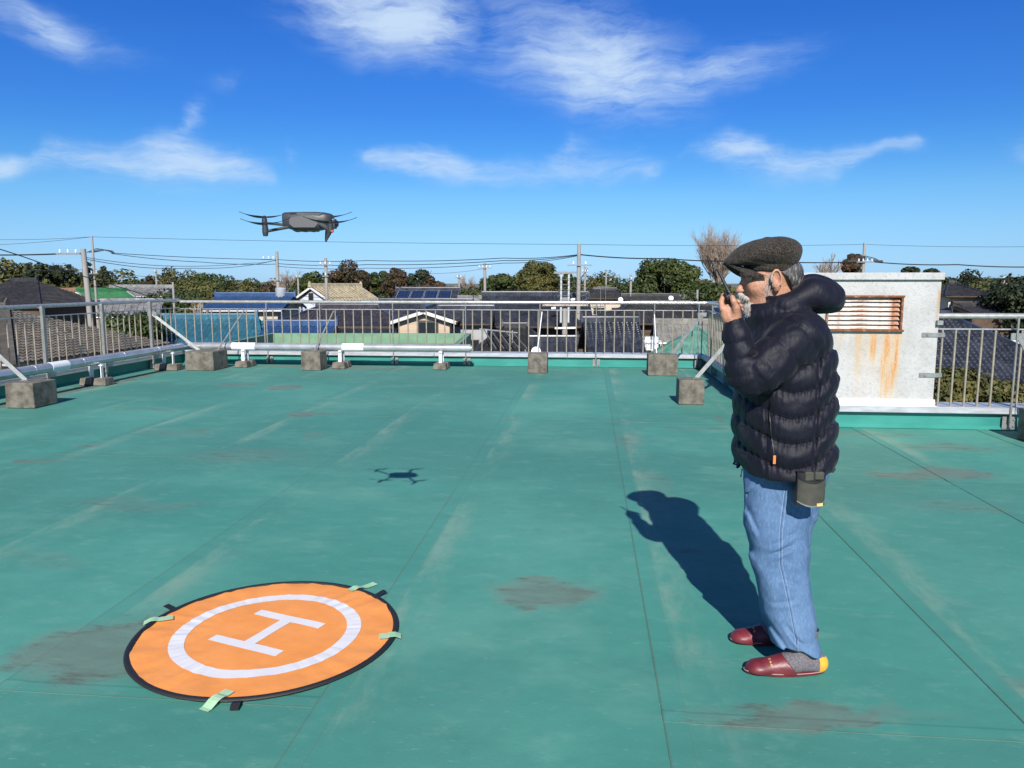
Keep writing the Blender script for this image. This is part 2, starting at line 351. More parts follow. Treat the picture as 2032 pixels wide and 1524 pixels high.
for k in range(-7, 7):
    a, b = .28 + 1.25 * k, .28 + 1.25 * (k + 1)
    a2 = max(a, U0 + .003); top = V1 - .003 if b <= U1 + .5 else VF - .003
    if k == 1: b2 = b
    else: b2 = min(b, UR - .003)
    vs = [VB + .01] + [c for c in cross.get(k, []) if VB < c < top - .3] + [top]
    for v0, v1 in zip(vs, vs[1:]):
        if k == 1 and v1 > VF:            # this column is cut by the return wall
            sheet(a2, b2, v0, VF - .003); sheet(a2, U1 - .003, VF - .003, v1)
        else: sheet(a2, b2, v0, v1)

# parapets: green upstand with a metal coping in lengths
def parapet(name, label, u0, v0, u1, v1, h=.19, th=.26):
    # inner face runs from (u0,v0) to (u1,v1); the wall lies on the right hand side when walking that way reversed (outside)
    L = math.hypot(u1 - u0, v1 - v0); ang = math.atan2(v1 - v0, u1 - u0)
    o = thing(name, label, 'parapet', W(u0, v0), ang - YAW); o['kind'] = 'structure'
    b = MB(); b.box((L / 2, th / 2, h / 2 - .005), (L, th, h + .01)); b.build('upstand', M['upstand'], o)
    b = MB(); b.prism([Vector((0, .001, 0)), Vector((0, -.035, .0095)), Vector((0, .001, .045))], (L, 0, 0)); b.build('cant_strip', M['upstand'], o)
    n = max(1, round(L / 2.7)); l = L / n
    for i in range(n):
        c = MB(); c.box((l * (i + .5), th / 2 - .015, h + .03), (l - .006, th + .10, .055)); c.box((l * (i + .5), -.064, h + .0), (l - .006, .006, .02))
        c.build('coping', M['coping'], o, bevel=.004)
    return o
parapet('parapet', 'low green parapet with metal coping along the far edge of the roof', U0, V1, U1, V1)
parapet('parapet', 'low green parapet with metal coping along the left edge of the roof', U0, VB, U0, V1)
parapet('parapet', 'shaded green parapet of the right edge running back behind the man', U1, V1, U1, VF + .01)
parapet('parapet', 'low green parapet with metal coping right of the white vent housing', U1, VF, UR, VF)

# ---- railings
def railing(name, label, u0, v0, u1, v1, posts, start, step, topz=1.165, midz=1.03, post_kind='rod', off=.03, brackets=True, length=None):
    L = math.hypot(u1 - u0, v1 - v0) if length is None else length; ang = math.atan2(v1 - v0, u1 - u0)
    o = thing(name, label, 'railing', W(u0, v0), ang - YAW)
    cz = .245
    b = MB(); b.tube((0, off, topz), (L, off, topz), .03, n=14); b.build('top_rail', M['steel'], o, smooth=True)
    b = MB(); b.box((L / 2, off, midz), (L, .034, .014)); b.build('middle_rail', M['steel'], o, bevel=.002)
    bm_ = MB(); bm_.tube((0, 0, cz - .01), (0, 0, midz), .0115, n=10); bal = bm_.mesh('baluster', smooth=True); bal.materials.append(M['bronze_steel'])
    x = start
    while x < L - .02:
        if min([abs(x - q) for q in posts] + [9]) > .03:
            c = bpy.data.objects.new('baluster', bal); C.objects.link(c); c.parent = o; c.location = (x, off, 0)
        x += step
    pm = MB()
    if post_kind == 'rod':
        pm.tube((0, 0, .10), (0, 0, topz), .011, n=8)
    else:
        pm.box((0, 0, (topz + .1) / 2), (.05, .012, topz - .1)); pm.box((-.022, .02, (topz + .1) / 2), (.008, .035, topz - .1))
    pme = pm.mesh('post', smooth=True); pme.materials.append(M['steel_dull'])
    br = MB(); br.box((.05, -.03, .085), (.055, .008, .13)); br.box((.0, -.05, .085), (.008, .05, .13)); br.box((-.03, -.03, .085), (.05, .008, .13))
    br.tube((.055, -.03, .12), (.055, -.045, .12), .009, n=8); br.tube((.055, -.03, .05), (.055, -.045, .05), .009, n=8)
    bre = br.mesh('post_bracket'); bre.materials.append(M['galv'])
    for q in posts:
        c = bpy.data.objects.new('post', pme); C.objects.link(c); c.parent = o; c.location = (q, -.075 if brackets else off, 0)
        if brackets:
            MB().bar((q, -.075, topz - .04), (q, off, topz - .01), .012, .012).build('post_arm', M['steel_dull'], o); MB().bar((q, -.075, midz), (q, off, midz), .012, .012).build('post_arm', M['steel_dull'], o)
            c = bpy.data.objects.new('post_bracket', bre); C.objects.link(c); c.parent = o; c.location = (q, 0, 0)
    return o
far_rail = railing('roof_railing', 'steel bar railing along the far edge of the green roof', U0, V1, U1 + .03, V1,
        [q - U0 for q in (-7.25, -5.973, -4.945, -3.569, -2.219, -.865, .146, 1.171, 1.943)], .09, .172)
left_rail = railing('roof_railing', 'steel bar railing with flat posts along the left edge of the green roof', U0, VB, U0, V1 + .03,
        [q - VB for q in (-5.2, -3.8, -2.45, -1.1, .25, 1.6, 3.2, 4.7, 6.1, 7.45, 8.81, 10.16, 11.50, 12.85)], .1, .163, topz=1.195, midz=1.05, post_kind='flat')
right_rail = railing('roof_railing', 'steel bar railing receding behind the radio hand to the white vent housing', U1, V1 + .03, U1, VF + .6,
        [1.2, 2.4, 3.6, 4.8], .15, .155)
front_rail = railing('roof_railing', 'short steel railing bolted to the white vent housing at the right edge', 3.60, VF, UR, VF,
        [.74, 2.0, 3.3, 4.6], .06, .13, topz=1.185, midz=1.05)
# brackets that tie the front railing to the housing
for z0 in (.99, .57):
    b = MB(); b.box((-.075, -.006, z0), (.165, .006, .045)); b.box((.04, .006, z0), (.075, .006, .045), Matrix.Rotation(R(14), 3, 'Z')); b.tube((-.10, -.009, z0), (-.10, -.018, z0), .012, n=8)
    b.build('wall_bracket', M['galv'], front_rail)
b = MB(); b.box((.0, -.02, 1.117), (.055, .05, .045)); b.build('wall_bracket', M['galv'], front_rail)

# ---- concrete ballast blocks and the raking stays
def block(u, v, w, d, h, label, rz=0):
    b = MB(); rr = random.Random(int(u * 100)); 
    b.box((0, 0, h / 2), (w, d, h))
    b.v = [(x * (1 + rr.uniform(-.015, .015) + (-.02 if z > .1 else 0)), y * (1 + rr.uniform(-.015, .015)), z) for x, y, z in b.v]
    o = b.build('concrete_block', M['concrete'], bevel=.012, seg=2, loc=W(u, v, .009), rotz=-YAW + rz)
    return tag(o, label, 'concrete block', 'concrete ballast blocks holding the railing stays')
block(-6.86, 8.82, .37, .42, .31, 'square concrete block at the left edge of the picture holding a steel stay')
block(-6.70, 12.95, .52, .55, .33, 'wide concrete block in the far left corner where two pipes meet')
block(-4.79, 13.08, .35, .36, .33, 'concrete block in front of the silver pipe, second from the far left corner')
block(-.84, 13.03, .33, .3, .33, 'concrete block with a round white disc behind it at middle of far parapet')
block(1.23, 12.86, .49, .34, .35, 'wide concrete block near the far right corner of the railing')
block(1.30, 9.86, .315, .34, .31, 'concrete block just left of the man, nearest on the right')
block(4.38, 7.7, .36, .36, .31, 'shaded concrete block cut off by the right edge of the picture')

def stay(label, p0, p1, w, t, m='galv', plate=True):
    o = thing('railing_stay', label, 'stay', p0, 0, 'raking stays from blocks to railings')
    q = Vector(p1) - Vector(p0)
    b = MB(); b.bar((0, 0, 0), q, w, t, up=(0, -1, .3)); b.build('stay_bar', M[m], o, bevel=.001)
    if plate:
        b = MB(); b.box(q + Vector((0, 0, 0)), (.16, .012, .07)); b.build('fixing_plate', M['galv'], o)
    b = MB(); b.box((0, 0, .004), (.10, .10, .008)); b.build('base_plate', M['galv'], o)
    return o
stay('flat steel stay leaning from left block up to left railing', W(-6.95, 8.86, .318), W(-7.66, 8.83, .99), .05, .012)
stay('flat steel stay leaning from far left corner block towards left railing', W(-6.85, 12.98, .338), W(-7.62, 12.87, .98), .05, .012)
stay('thin steel rod rising from far left corner block to far railing', W(-6.55, 13.08, .338), W(-6.43, 13.93, 1.0), .022, .012, 'steel_dull', False)
stay('thin steel rod rising from second block to far railing behind pipe', W(-4.80, 13.15, .338), W(-4.70, 13.93, 1.0), .022, .012, 'steel_dull', False)
stay('thin pale rod rising from middle block to far railing', W(-.86, 13.1, .338), W(-.83, 13.93, 1.0), .016, .012, 'white_paint', False)
stay('thin pale rod rising from wide right block to far railing', W(1.14, 12.95, .358), W(1.17, 13.93, 1.0), .016, .012, 'white_paint', False)
stay('flat steel stay rising right from wide right block to railing corner', W(1.40, 12.95, .358), W(1.98, 13.72, .97), .05, .012)
stay('flat steel stay rising from nearest right block to right railing', W(1.38, 9.92, .318), W(2.02, 10.4, .96), .05, .012)
stay('flat steel stay dropping from post to block at right edge', W(4.50, 7.75, .318), W(4.36, 8.29, .98), .05, .012)

# ---- silver lagged pipes on little stands
def pipe(label, p0, p1, bands, end):
    o = thing('silver_pipe', label, 'pipe', p0); q = Vector(p1) - Vector(p0); L = q.length; t = q.normalized()
    n = max(1, round(L / 1.0)); pts = []; rad = []
    b = MB(); b.tube((0, 0, 0), q, .068, n=28); b.build('lagging', M['pipe'], o, smooth=True)
    for i in range(1, n):
        b = MB(); b.tube(t * (L * i / n - .012), t * (L * i / n + .012), .0705, n=28); b.build('joint_band', M['pipe'], o, smooth=True)
    for a, e in bands:
        b = MB(); b.tube(t * a, t * e, .0715, n=28); b.build('white_label', M['white'], o, smooth=True)
    if end:
        b = MB(); b.tube(q, q + t * .03, .074, n=28); b.tube(q + t * .03, q + t * .06, .05, n=20); b.build('end_cap', M['pipe'], o, smooth=True)
    return o
M['pipe'] = mat('aluminium_lagging', (.60, .61, .61), .26, .6, (.5, .5, .5), 5, bump=.004, bscale=5)
pz = .375
pipe('silver lagged pipe on white stands in front of far parapet', W(-7.3, 13.4, pz), W(-2.09, 13.4, pz), [(.87, 1.31), (2.93, 3.32)], True)
pipe('silver lagged pipe running along the left parapet towards far corner', W(-7.3, VB + .6, pz), W(-7.3, 13.4, pz), [(15.15, 15.5), (9.3, 9.6)], False)
def stand(u, v, label, turn=0):
    o = thing('pipe_stand', label, 'pipe stand', W(u, v, .009), -YAW + turn, 'white pipe stands on concrete feet')
    for s in (-1, 1):
        b = MB(); b.prism([Vector((-.12, s * .11 - .10, 0)), Vector((.12, s * .11 - .10, 0)), Vector((.12, s * .11 + .10, 0)), Vector((-.12, s * .11 + .10, 0))], (0, 0, .11))
        for i in range(4, 8):
            x, y, z = b.v[i]; b.v[i] = (x * .86, y - (y - s * .11) * .14, z)
        b.build('concrete_foot', M['concrete'], o, bevel=.008)
        b = MB(); b.box((0, s * .09, .21), (.055, .012, .21)); b.box((.024, s * .075, .21), (.008, .03, .21)); b.build('stand_leg', M['white_paint'], o)
    b = MB(); b.box((0, 0, .293), (.05, .24, .01)); b.build('saddle', M['white_paint'], o)
stand(-6.2, 13.4, 'white pipe stand on concrete foot right of the far left corner block')
stand(-4.4, 13.4, 'white pipe stand on concrete foot right of second concrete block')
stand(-2.58, 13.4, 'rust spotted white pipe stand on concrete foot near the free pipe end')
stand(-7.3, 10.75, 'white pipe stand with two legs under left pipe nearer the camera', math.pi / 2)
stand(-7.3, 12.75, 'white pipe stand under left pipe beside the far left corner block', math.pi / 2)
# round white disc seen behind the middle block
b = MB(); b.lathe([(.001, 0), (.088, .004), (.088, .02), (.001, .024)], 24, Matrix.Rotation(R(90), 3, 'X')); o = b.build('white_disc', M['white'], smooth=True, loc=W(-.93, V1 - .075, .285), rotz=-YAW)
b = MB(); b.box((0, -.01, -.15), (.02, .02, .27)); b.build('stem', M['white_paint'], o)
tag(o, 'round white plastic disc standing on stem behind middle concrete block', 'disc')

# ---- white vent housing with rusty louvre
def housing():
    u0, u1, dep, h = U1 + .02, 3.60, 1.5, 1.62
    o = thing('vent_housing', 'white rendered vent housing with rusty louvre and rust streaks', 'vent housing', W(u0, VF), -YAW)
    w = u1 - u0
    m = bpy.data.materials.new('rust_streaked_render'); m.use_nodes = True; nt, p = nodes_of(m)
    tc = nd(nt, 'ShaderNodeTexCoord'); P = tc.outputs['Object']; s = nd(nt, 'ShaderNodeSeparateXYZ', {0: P}); X, Z = s.outputs[0], s.outputs[2]
    def noise(sc_, st=(1, 1, 1), det=6, rough=.6):
        mp = nd(nt, 'ShaderNodeMapping', {'Vector': P}); mp.inputs['Scale'].default_value = st
        return nd(nt, 'ShaderNodeTexNoise', {'Vector': mp, 'Scale': sc_, 'Detail': det, 'Roughness': rough}).outputs[0]
    col = mixc(nt, smooth(nt, noise(3), .35, .7), (.47, .465, .455, 1), (.38, .375, .36, 1))
    col = mixc(nt, mth(nt, 'MULTIPLY', smooth(nt, noise(26, det=7, rough=.75), .48, .68), .6), col, (.25, .25, .25, 1))
    col = mixc(nt, mth(nt, 'MULTIPLY', smooth(nt, noise(5, (1, 1, .35), 8, .75), .55, .8), .35), col, (.36, .34, .31, 1))
    str_ = smooth(nt, noise(9, (1.3, 1, .11), 7, .6), .44, .72); spk = smooth(nt, noise(48, (1, 1, .6), 3), .38, .62)
    zl = smooth(nt, Z, 1.02, .99)
    def run(x0, wd, zend, st):
        a = smooth(nt, mth(nt, 'ABSOLUTE', mth(nt, 'SUBTRACT', mth(nt, 'ADD', X, mth(nt, 'MULTIPLY', mth(nt, 'SUBTRACT', Z, 1.0), -.06)), x0)), wd, wd * .15)
        return mth(nt, 'MULTIPLY', mth(nt, 'MULTIPLY', a, smooth(nt, Z, zend, .98)), st)
    f = None
    for r in ((1.085, .10, -.1, 1.0), (1.02, .22, -.4, .7), (.86, .13, .35, .85), (.95, .40, -.5, .42), (.78, .34, .1, .5), (.55, .3, .6, .35), (1.1, .05, .7, 1.0)):
        q = run(*r); f = q if f is None else mth(nt, 'MAXIMUM', f, q)
    f = mth(nt, 'MULTIPLY', mth(nt, 'MULTIPLY', f, mth(nt, 'ADD', mth(nt, 'MULTIPLY', str_, .65), .3)), zl)
    col = mixc(nt, mth(nt, 'MULTIPLY', smooth(nt, f, .03, .45), .8), col, (.52, .34, .15, 1))
    col = mixc(nt, mth(nt, 'MULTIPLY', smooth(nt, f, .2, .6), mth(nt, 'ADD', mth(nt, 'MULTIPLY', spk, .5), .35)), col, (.46, .16, .035, 1))
    edge = mth(nt, 'MULTIPLY', smooth(nt, X, w - .05, w - .005), mth(nt, 'MULTIPLY', smooth(nt, Z, .9, 1.3), smooth(nt, noise(12, (1, 1, .4)), .42, .6)))
    col = mixc(nt, mth(nt, 'MULTIPLY', edge, .8), col, (.38, .22, .1, 1))
    nt.links.new(col, p.inputs['Base Color']); p.inputs['Roughness'].default_value = .9
    b = nd(nt, 'ShaderNodeBump', {'Height': noise(55, det=5), 'Strength': 1.0, 'Distance': .007}); nt.links.new(b.outputs[0], p.inputs['Normal'])
    # walls with a real opening for the louvre (local: x right, y back, z up)
    lx0, lx1, lz0, lz1 = .37, 1.135, 1.02, 1.395
    def wall(x0, x1, z0, z1):
        b = MB(); b.box(((x0 + x1) / 2, .075, (z0 + z1) / 2), (x1 - x0, .15, z1 - z0)); return b
    b = MB()
    for r in ((0, lx0, .2, h - .07), (lx1, w, .2, h - .07), (lx0, lx1, .2, lz0), (lx0, lx1, lz1, h - .07)):
        q = wall(*r); b.add(q.v, q.f)
    b.box((.075, dep / 2 + .075, h / 2 + .06), (.15, dep - .15, h - .19)); b.box((w - .075, dep / 2 + .075, h / 2 + .06), (.15, dep - .15, h - .19)); b.box((w / 2, dep + .075, h / 2 + .06), (w, .15, h - .19))
    b.build('wall', m, o)
    b = MB(); b.box((w / 2, dep / 2 + .04, h - .03), (w + .035, dep + .15, .075)); b.build('cap_slab', m, o, bevel=.006)
    b = MB(); b.box((w / 2, -.012, .255), (w + .02, .02, .12)); b.box((w / 2, -.03, .195), (w + .03, .055, .012)); b.box((w / 2, -.055, .225), (w + .03, .004, .06)); b.build('base_flashing', M['white_paint'], o)
    rust = mat('rusty_white_paint', (.54, .48, .43), .6, 0, (.30, .105, .032), 6, 8, .49, .64, bump=.002, bscale=60, stretch=(.8, 1, 2.2))
    rust2 = mat('heavy_rust', (.16, .055, .02), .85, 0, (.5, .33, .22), 11, 7, .5, .75, bump=.003, bscale=60)
    b = MB()
    t = .022
    b.box(((lx0 + lx1) / 2, -.004, lz1 - t / 2), (lx1 - lx0 + .02, .05, t)); b.box(((lx0 + lx1) / 2, -.009, lz0 + t / 2), (lx1 - lx0 + .03, .06, t))
    b.box((lx0 + t / 2, -.003, (lz0 + lz1) / 2), (t, .045, lz1 - lz0 - 2 * t)); b.box((lx1 - t / 2, -.003, (lz0 + lz1) / 2), (t, .045, lz1 - lz0 - 2 * t))
    b.build('louvre_frame', rust2, o, bevel=.003)
    b = MB(); b.box(((lx0 + lx1) / 2, .12, (lz0 + lz1) / 2), (lx1 - lx0, .02, lz1 - lz0)); b.build('duct_back', M['black'], o)
    n = 7; st = (lz1 - lz0 - 2 * t) / n
    sl = MB(); sl.box((0, 0, 0), (lx1 - lx0 - 2 * t - .004, .003, .052), Matrix.Rotation(R(-38), 3, 'X')); sme = sl.mesh('louvre_slat'); sme.materials.append(rust)
    for i in range(n):
        c = bpy.data.objects.new('louvre_slat', sme); C.objects.link(c); c.parent = o; c.location = ((lx0 + lx1) / 2, .02, lz0 + t + st * (i + .5))
    return o
housing()

# ---- landing pad, tapes
def pad():
    c = W(-1.374, 3.07, .0125); rz = -YAW + math.atan2(2.894 - 3.005, -1.239 + 1.577)
    o = thing('landing_pad', 'round orange drone landing pad with white ring and letter H', 'landing pad', c, rz)
    orange = mat('orange_nylon', (.84, .32, .078), .55, 0, (.79, .285, .06), 5, bump=.003, bscale=14)
    wh = mat('white_print', (.70, .69, .70), .6, bump=.002, bscale=14)
    blk = mat('black_binding', (.014, .014, .016), .6, bump=.001, bscale=200)
    rr = random.Random(3)
    def hgt(r, a):
        p = Vector((r * math.cos(a), r * math.sin(a), 0))
        e = max(0, (r - .25) / .3)
        return .004 + .0030 * mnoise.noise(p * 5) + e * .008 * mnoise.noise(Vector((a * 11, r * 5, 1))) + .0007 * mnoise.noise(p * 22)
    b = MB(); NR, NA = 26, 120
    vs = [(0, 0, hgt(0, 0))]
    for i in range(1, NR + 1):
        r = .548 * i / NR
        vs += [(r * math.cos(2 * math.pi * k / NA), r * math.sin(2 * math.pi * k / NA), hgt(r, 2 * math.pi * k / NA)) for k in range(NA)]
    fs = [(0, 1 + k, 1 + (k + 1) % NA) for k in range(NA)]
    for i in range(NR - 1):
        for k in range(NA):
            a = 1 + i * NA + k; a2 = 1 + i * NA + (k + 1) % NA; fs.append((a, a + NA, a2 + NA, a2))
    b.add(vs, fs); cl = b.build('cloth', orange, o, smooth=True)
    b = MB(); b.path([(.553 * math.cos(2 * math.pi * k / 96), .553 * math.sin(2 * math.pi * k / 96), .004) for k in range(97)], .0125, 8, False, .62); b.build('black_rim', blk, o, smooth=True)
    b = MB(); n = 120
    for k in range(n):
        a0, a1 = 2 * math.pi * k / n, 2 * math.pi * (k + 1) / n
        rs_ = (.338, .358, .378, .400)
        for r0, r1 in zip(rs_, rs_[1:]):
            b.add([(r * math.cos(a), r * math.sin(a), hgt(r, a) + .0016) for r, a in ((r0, a0), (r1, a0), (r1, a1), (r0, a1))], [(0, 1, 2, 3)])
    b.build('white_ring', wh, o, smooth=True)
    b = MB()
    def rect(x0, y0, x1, y1):
        nx, ny = max(1, int(abs(x1 - x0) / .03)), max(1, int(abs(y1 - y0) / .03))
        for i in range(nx):
            for j in range(ny):
                q = [(x0 + (x1 - x0) * (i + a) / nx, y0 + (y1 - y0) * (j + c2) / ny) for a, c2 in ((0, 0), (1, 0), (1, 1), (0, 1))]
                b.add([(x, y, hgt(math.hypot(x, y), math.atan2(y, x)) + .0017) for x, y in q], [(0, 1, 2, 3)])
    rect(-.182, -.165, .182, -.112); rect(-.182, .112, .182, .165); rect(-.028, -.112, .028, .112)
    b.build('letter_h', wh, o, smooth=True)
    inv = Matrix.Rotation(-rz, 3, 'Z')
    for u, v in ((-1.90, 3.25), (-.975, 3.54), (-1.25, 2.50)):
        p = inv @ (W(u, v) - W(-1.374, 3.07)); d = p.normalized(); q = d * .56; t = Vector((-d.y, d.x, 0))
        b = MB(); up = Vector((0, 0, 1)); pts = [q + up * .004, q + d * .035 + up * .012, q + d * .055 + up * .016 if u < -1.5 or u > -1 else q + d * .06 + up * .002]
        for i in range(2):
            b.add([pts[i] - t * .017, pts[i] + t * .017, pts[i + 1] + t * .015, pts[i + 1] - t * .015, pts[i] - t * .017 - up * .002, pts[i] + t * .017 - up * .002, pts[i + 1] + t * .015 - up * .002, pts[i + 1] - t * .015 - up * .002],
                  [(0, 1, 2, 3), (7, 6, 5, 4), (0, 3, 7, 4), (1, 5, 6, 2), (2, 6, 7, 3), (0, 4, 5, 1)])
        b.build('fabric_loop', blk, o)
    tape = mat('green_masking_tape', (.36, .62, .36), .5, 0, (.48, .70, .46), 30, Alpha=.86)
    for (a, e, w, lab) in (((-1.06, 3.665), (-1.155, 3.535), .042, 'far right'), ((-1.965, 3.10), (-1.855, 3.155), .045, 'left'), ((-.875, 3.06), (-.785, 3.085), .05, 'right'), ((-1.352, 2.455), (-1.31, 2.575), .045, 'front')):
        p0, p1 = W(*a, 0), W(*e, 0); d = (p1 - p0).normalized(); t = Vector((-d.y, d.x, 0)) * w / 2
        n = 8; vs = []
        for i in range(n + 1):
            p = p0 + (p1 - p0) * i / n; rr_ = (Vector((p.x, p.y, 0)) - Vector((c.x, c.y, 0))).length
            z = .0115 if rr_ > .60 else (.0115 + .017 * (1 - (rr_ - .565) / .035) if rr_ > .565 else (.0285 if rr_ > .54 else .024))
            vs += [(p.x - t.x, p.y - t.y, z), (p.x + t.x, p.y + t.y, z)]
        b = MB(); b.add(vs, [(2 * i, 2 * i + 1, 2 * i + 3, 2 * i + 2) for i in range(n)])
        q = b.build('tape_strip', tape)
        tag(q, f'pale green masking tape strip holding the {lab} edge of the orange pad', 'tape', 'tape strips on the landing pad')
pad()
# ------------------------------------------------------------------ implicit surfaces -> meshes (for soft shapes)
class Field:
    def __init__(s, lo, hi, h):
        lo, hi = np.array(lo, float), np.array(hi, float); n = np.ceil((hi - lo) / h).astype(int) + 1
        s.lo, s.h, s.n = lo, h, n
        s.x = (lo[0] + h * np.arange(n[0]))[:, None, None].astype(np.float32)
        s.y = (lo[1] + h * np.arange(n[1]))[None, :, None].astype(np.float32)
        s.z = (lo[2] + h * np.arange(n[2]))[None, None, :].astype(np.float32)
        s.f = np.full(n, 9.0, np.float32)
    def capsule(s, a, b, ra, rb=None, flat=1.0):
        rb = ra if rb is None else rb; a, b = np.array(a, float), np.array(b, float); d = b - a; L2 = float(d @ d) + 1e-12
        px, py, pz = s.x - a[0], s.y - a[1], s.z - a[2]
        t = np.clip((px * d[0] + py * d[1] + pz * d[2]) / L2, 0, 1)
        return np.sqrt((px - t * d[0]) ** 2 + ((py - t * d[1]) / flat) ** 2 + (pz - t * d[2]) ** 2) - (ra + (rb - ra) * t)
    def ell(s, c, r, rot=None):
        px, py, pz = s.x - c[0], s.y - c[1], s.z - c[2]
        if rot is not None:
            Mi = np.array(rot.inverted()); px, py, pz = (Mi[i][0] * px + Mi[i][1] * py + Mi[i][2] * pz for i in range(3))
        k = np.sqrt((px / r[0]) ** 2 + (py / r[1]) ** 2 + (pz / r[2]) ** 2)
        return (k - 1.0) * min(r)
    def union(s, d, k=0.0):
        if k <= 0: s.f = np.minimum(s.f, d)
        else:
            h = np.clip(.5 + .5 * (s.f - d) / k, 0, 1); s.f = s.f * (1 - h) + d * h - k * h * (1 - h)
        s.f = s.f.astype(np.float32); return s
    def sub(s, d, k=0.0):
        d = -d
        if k <= 0: s.f = np.maximum(s.f, d)
        else:
            h = np.clip(.5 - .5 * (s.f - d) / k, 0, 1); s.f = s.f * (1 - h) + d * h + k * h * (1 - h)
        s.f = s.f.astype(np.float32); return s
    def mesh(s, name, relax=0):
        f = s.f; n = f.shape; neg = f < 0
        cnt = np.zeros((n[0] - 1, n[1] - 1, n[2] - 1), np.int8)
        cs = [(i, j, k) for i in (0, 1) for j in (0, 1) for k in (0, 1)]
        for i, j, k in cs: cnt += neg[i:n[0] - 1 + i, j:n[1] - 1 + j, k:n[2] - 1 + k]
        idx = np.argwhere((cnt > 0) & (cnt < 8)); cid = np.full(cnt.shape, -1, np.int64); cid[tuple(idx.T)] = np.arange(len(idx))
        acc = np.zeros((len(idx), 3)); num = np.zeros(len(idx))
        for a in cs:
            for ax in range(3):
                if a[ax]: continue
                b = list(a); b[ax] = 1
                fa = f[tuple((idx + np.array(a)).T)]; fb = f[tuple((idx + np.array(b)).T)]
                m = (fa < 0) != (fb < 0); t = np.zeros(len(idx)); t[m] = fa[m] / (fa[m] - fb[m])
                p = np.array(a, float)[None, :].repeat(len(idx), 0); p[:, ax] += t
                acc[m] += p[m]; num[m] += 1
        V = s.lo + s.h * (idx + acc / num[:, None]); F = []
        for ax in range(3):
            o1, o2 = (ax + 1) % 3, (ax + 2) % 3
            sl0 = [slice(None)] * 3; sl1 = [slice(None)] * 3; sl0[ax] = slice(0, -1); sl1[ax] = slice(1, None)
            A, B = neg[tuple(sl0)], neg[tuple(sl1)]; e = np.argwhere(A != B)
            ok = (e[:, o1] > 0) & (e[:, o2] > 0) & (e[:, o1] < n[o1] - 1) & (e[:, o2] < n[o2] - 1); e = e[ok]
            ins = A[tuple(e.T)]
            def cell(d1, d2):
                c = e.copy(); c[:, o1] -= d1; c[:, o2] -= d2; return cid[tuple(c.T)]
            q = np.stack([cell(1, 1), cell(0, 1), cell(0, 0), cell(1, 0)], 1)
            q[~ins] = q[~ins][:, ::-1]; F.append(q)
        F = np.concatenate(F); me = bpy.data.meshes.new(name)
        me.from_pydata(V.tolist(), [], F.tolist()); me.update()
        if relax:
            bm = bmesh.new(); bm.from_mesh(me)
            for _ in range(relax): bmesh.ops.smooth_vert(bm, verts=bm.verts, factor=.5, use_axis_x=True, use_axis_y=True, use_axis_z=True)
            bm.to_mesh(me); bm.free()
        me.shade_smooth()
        return me
def join_meshes(name, mes):
    V, F, o = [], [], 0
    for me in mes:
        V += [tuple(v.co) for v in me.vertices]; F += [tuple(i + o for i in p.vertices) for p in me.polygons]; o = len(V)
        bpy.data.meshes.remove(me)
    me = bpy.data.meshes.new(name); me.from_pydata(V, [], F); me.update(); me.shade_smooth(); return me
def A3(px, py, Y): return np.array(at(px, py, Y))
def vnoise(F, sc_, seed=0, oct_=3):          # cheap smooth noise over a field: sums of rotated sines
    rg = np.random.RandomState(seed); out = 0; amp = 1.0; tot = 0
    for o in range(oct_):
        acc = 0
        for i in range(5):
            d = rg.normal(size=3); d /= np.linalg.norm(d); d *= sc_ * (1.9 ** o) * rg.uniform(.7, 1.3); ph = rg.uniform(0, 6.28)
            acc = acc + np.sin(F.x * d[0] + F.y * d[1] + F.z * d[2] + ph)
        out = out + amp * acc / 3.0; tot += amp; amp *= .55
    return out / tot

# ------------------------------------------------------------------ the man with the radio
YM = 3.0                                             # depth of the middle of his body
def skin_mat():
    m = mat('skin', (.44, .225, .14), .52, 0, (.32, .135, .082), 38, 6, .38, .75, bump=.0025, bscale=110, Subsurface_Weight=.06, Subsurface_Scale=.006, coord='Object')
    m.node_tree.nodes['Principled BSDF'].inputs['Subsurface Radius'].default_value = (1, .35, .2)
    return m
M['skin'] = skin_mat()
M['navy'] = mat('navy_nylon', (.0042, .0045, .0110), .58, 0, (.0062, .0066, .0145), 9, 5, .3, .75, bump=.0025, bscale=34, spec=.24, Sheen_Weight=.04, Sheen_Roughness=.5)
def add_wrinkles(m, dist, scales):
    nt, p = nodes_of(m); tc = nd(nt, 'ShaderNodeTexCoord'); h = None
    for sc_, st, w in scales:
        mp = nd(nt, 'ShaderNodeMapping', {'Vector': tc.outputs['Object']}); mp.inputs['Scale'].default_value = st
        n = nd(nt, 'ShaderNodeTexNoise', {'Vector': mp, 'Scale': sc_, 'Detail': 4.0, 'Roughness': .55, 'Distortion': .6})
        r = mth(nt, 'MULTIPLY', n.outputs[0], w); h = r if h is None else mth(nt, 'ADD', h, r)
    b = nd(nt, 'ShaderNodeBump', {'Height': h, 'Strength': 1.0, 'Distance': dist}); nt.links.new(b.outputs[0], p.inputs['Normal'])
add_wrinkles(M['navy'], .005, [(24, (1, 1, .5), 1.0), (60, (1.6, 1, .5), .3)])
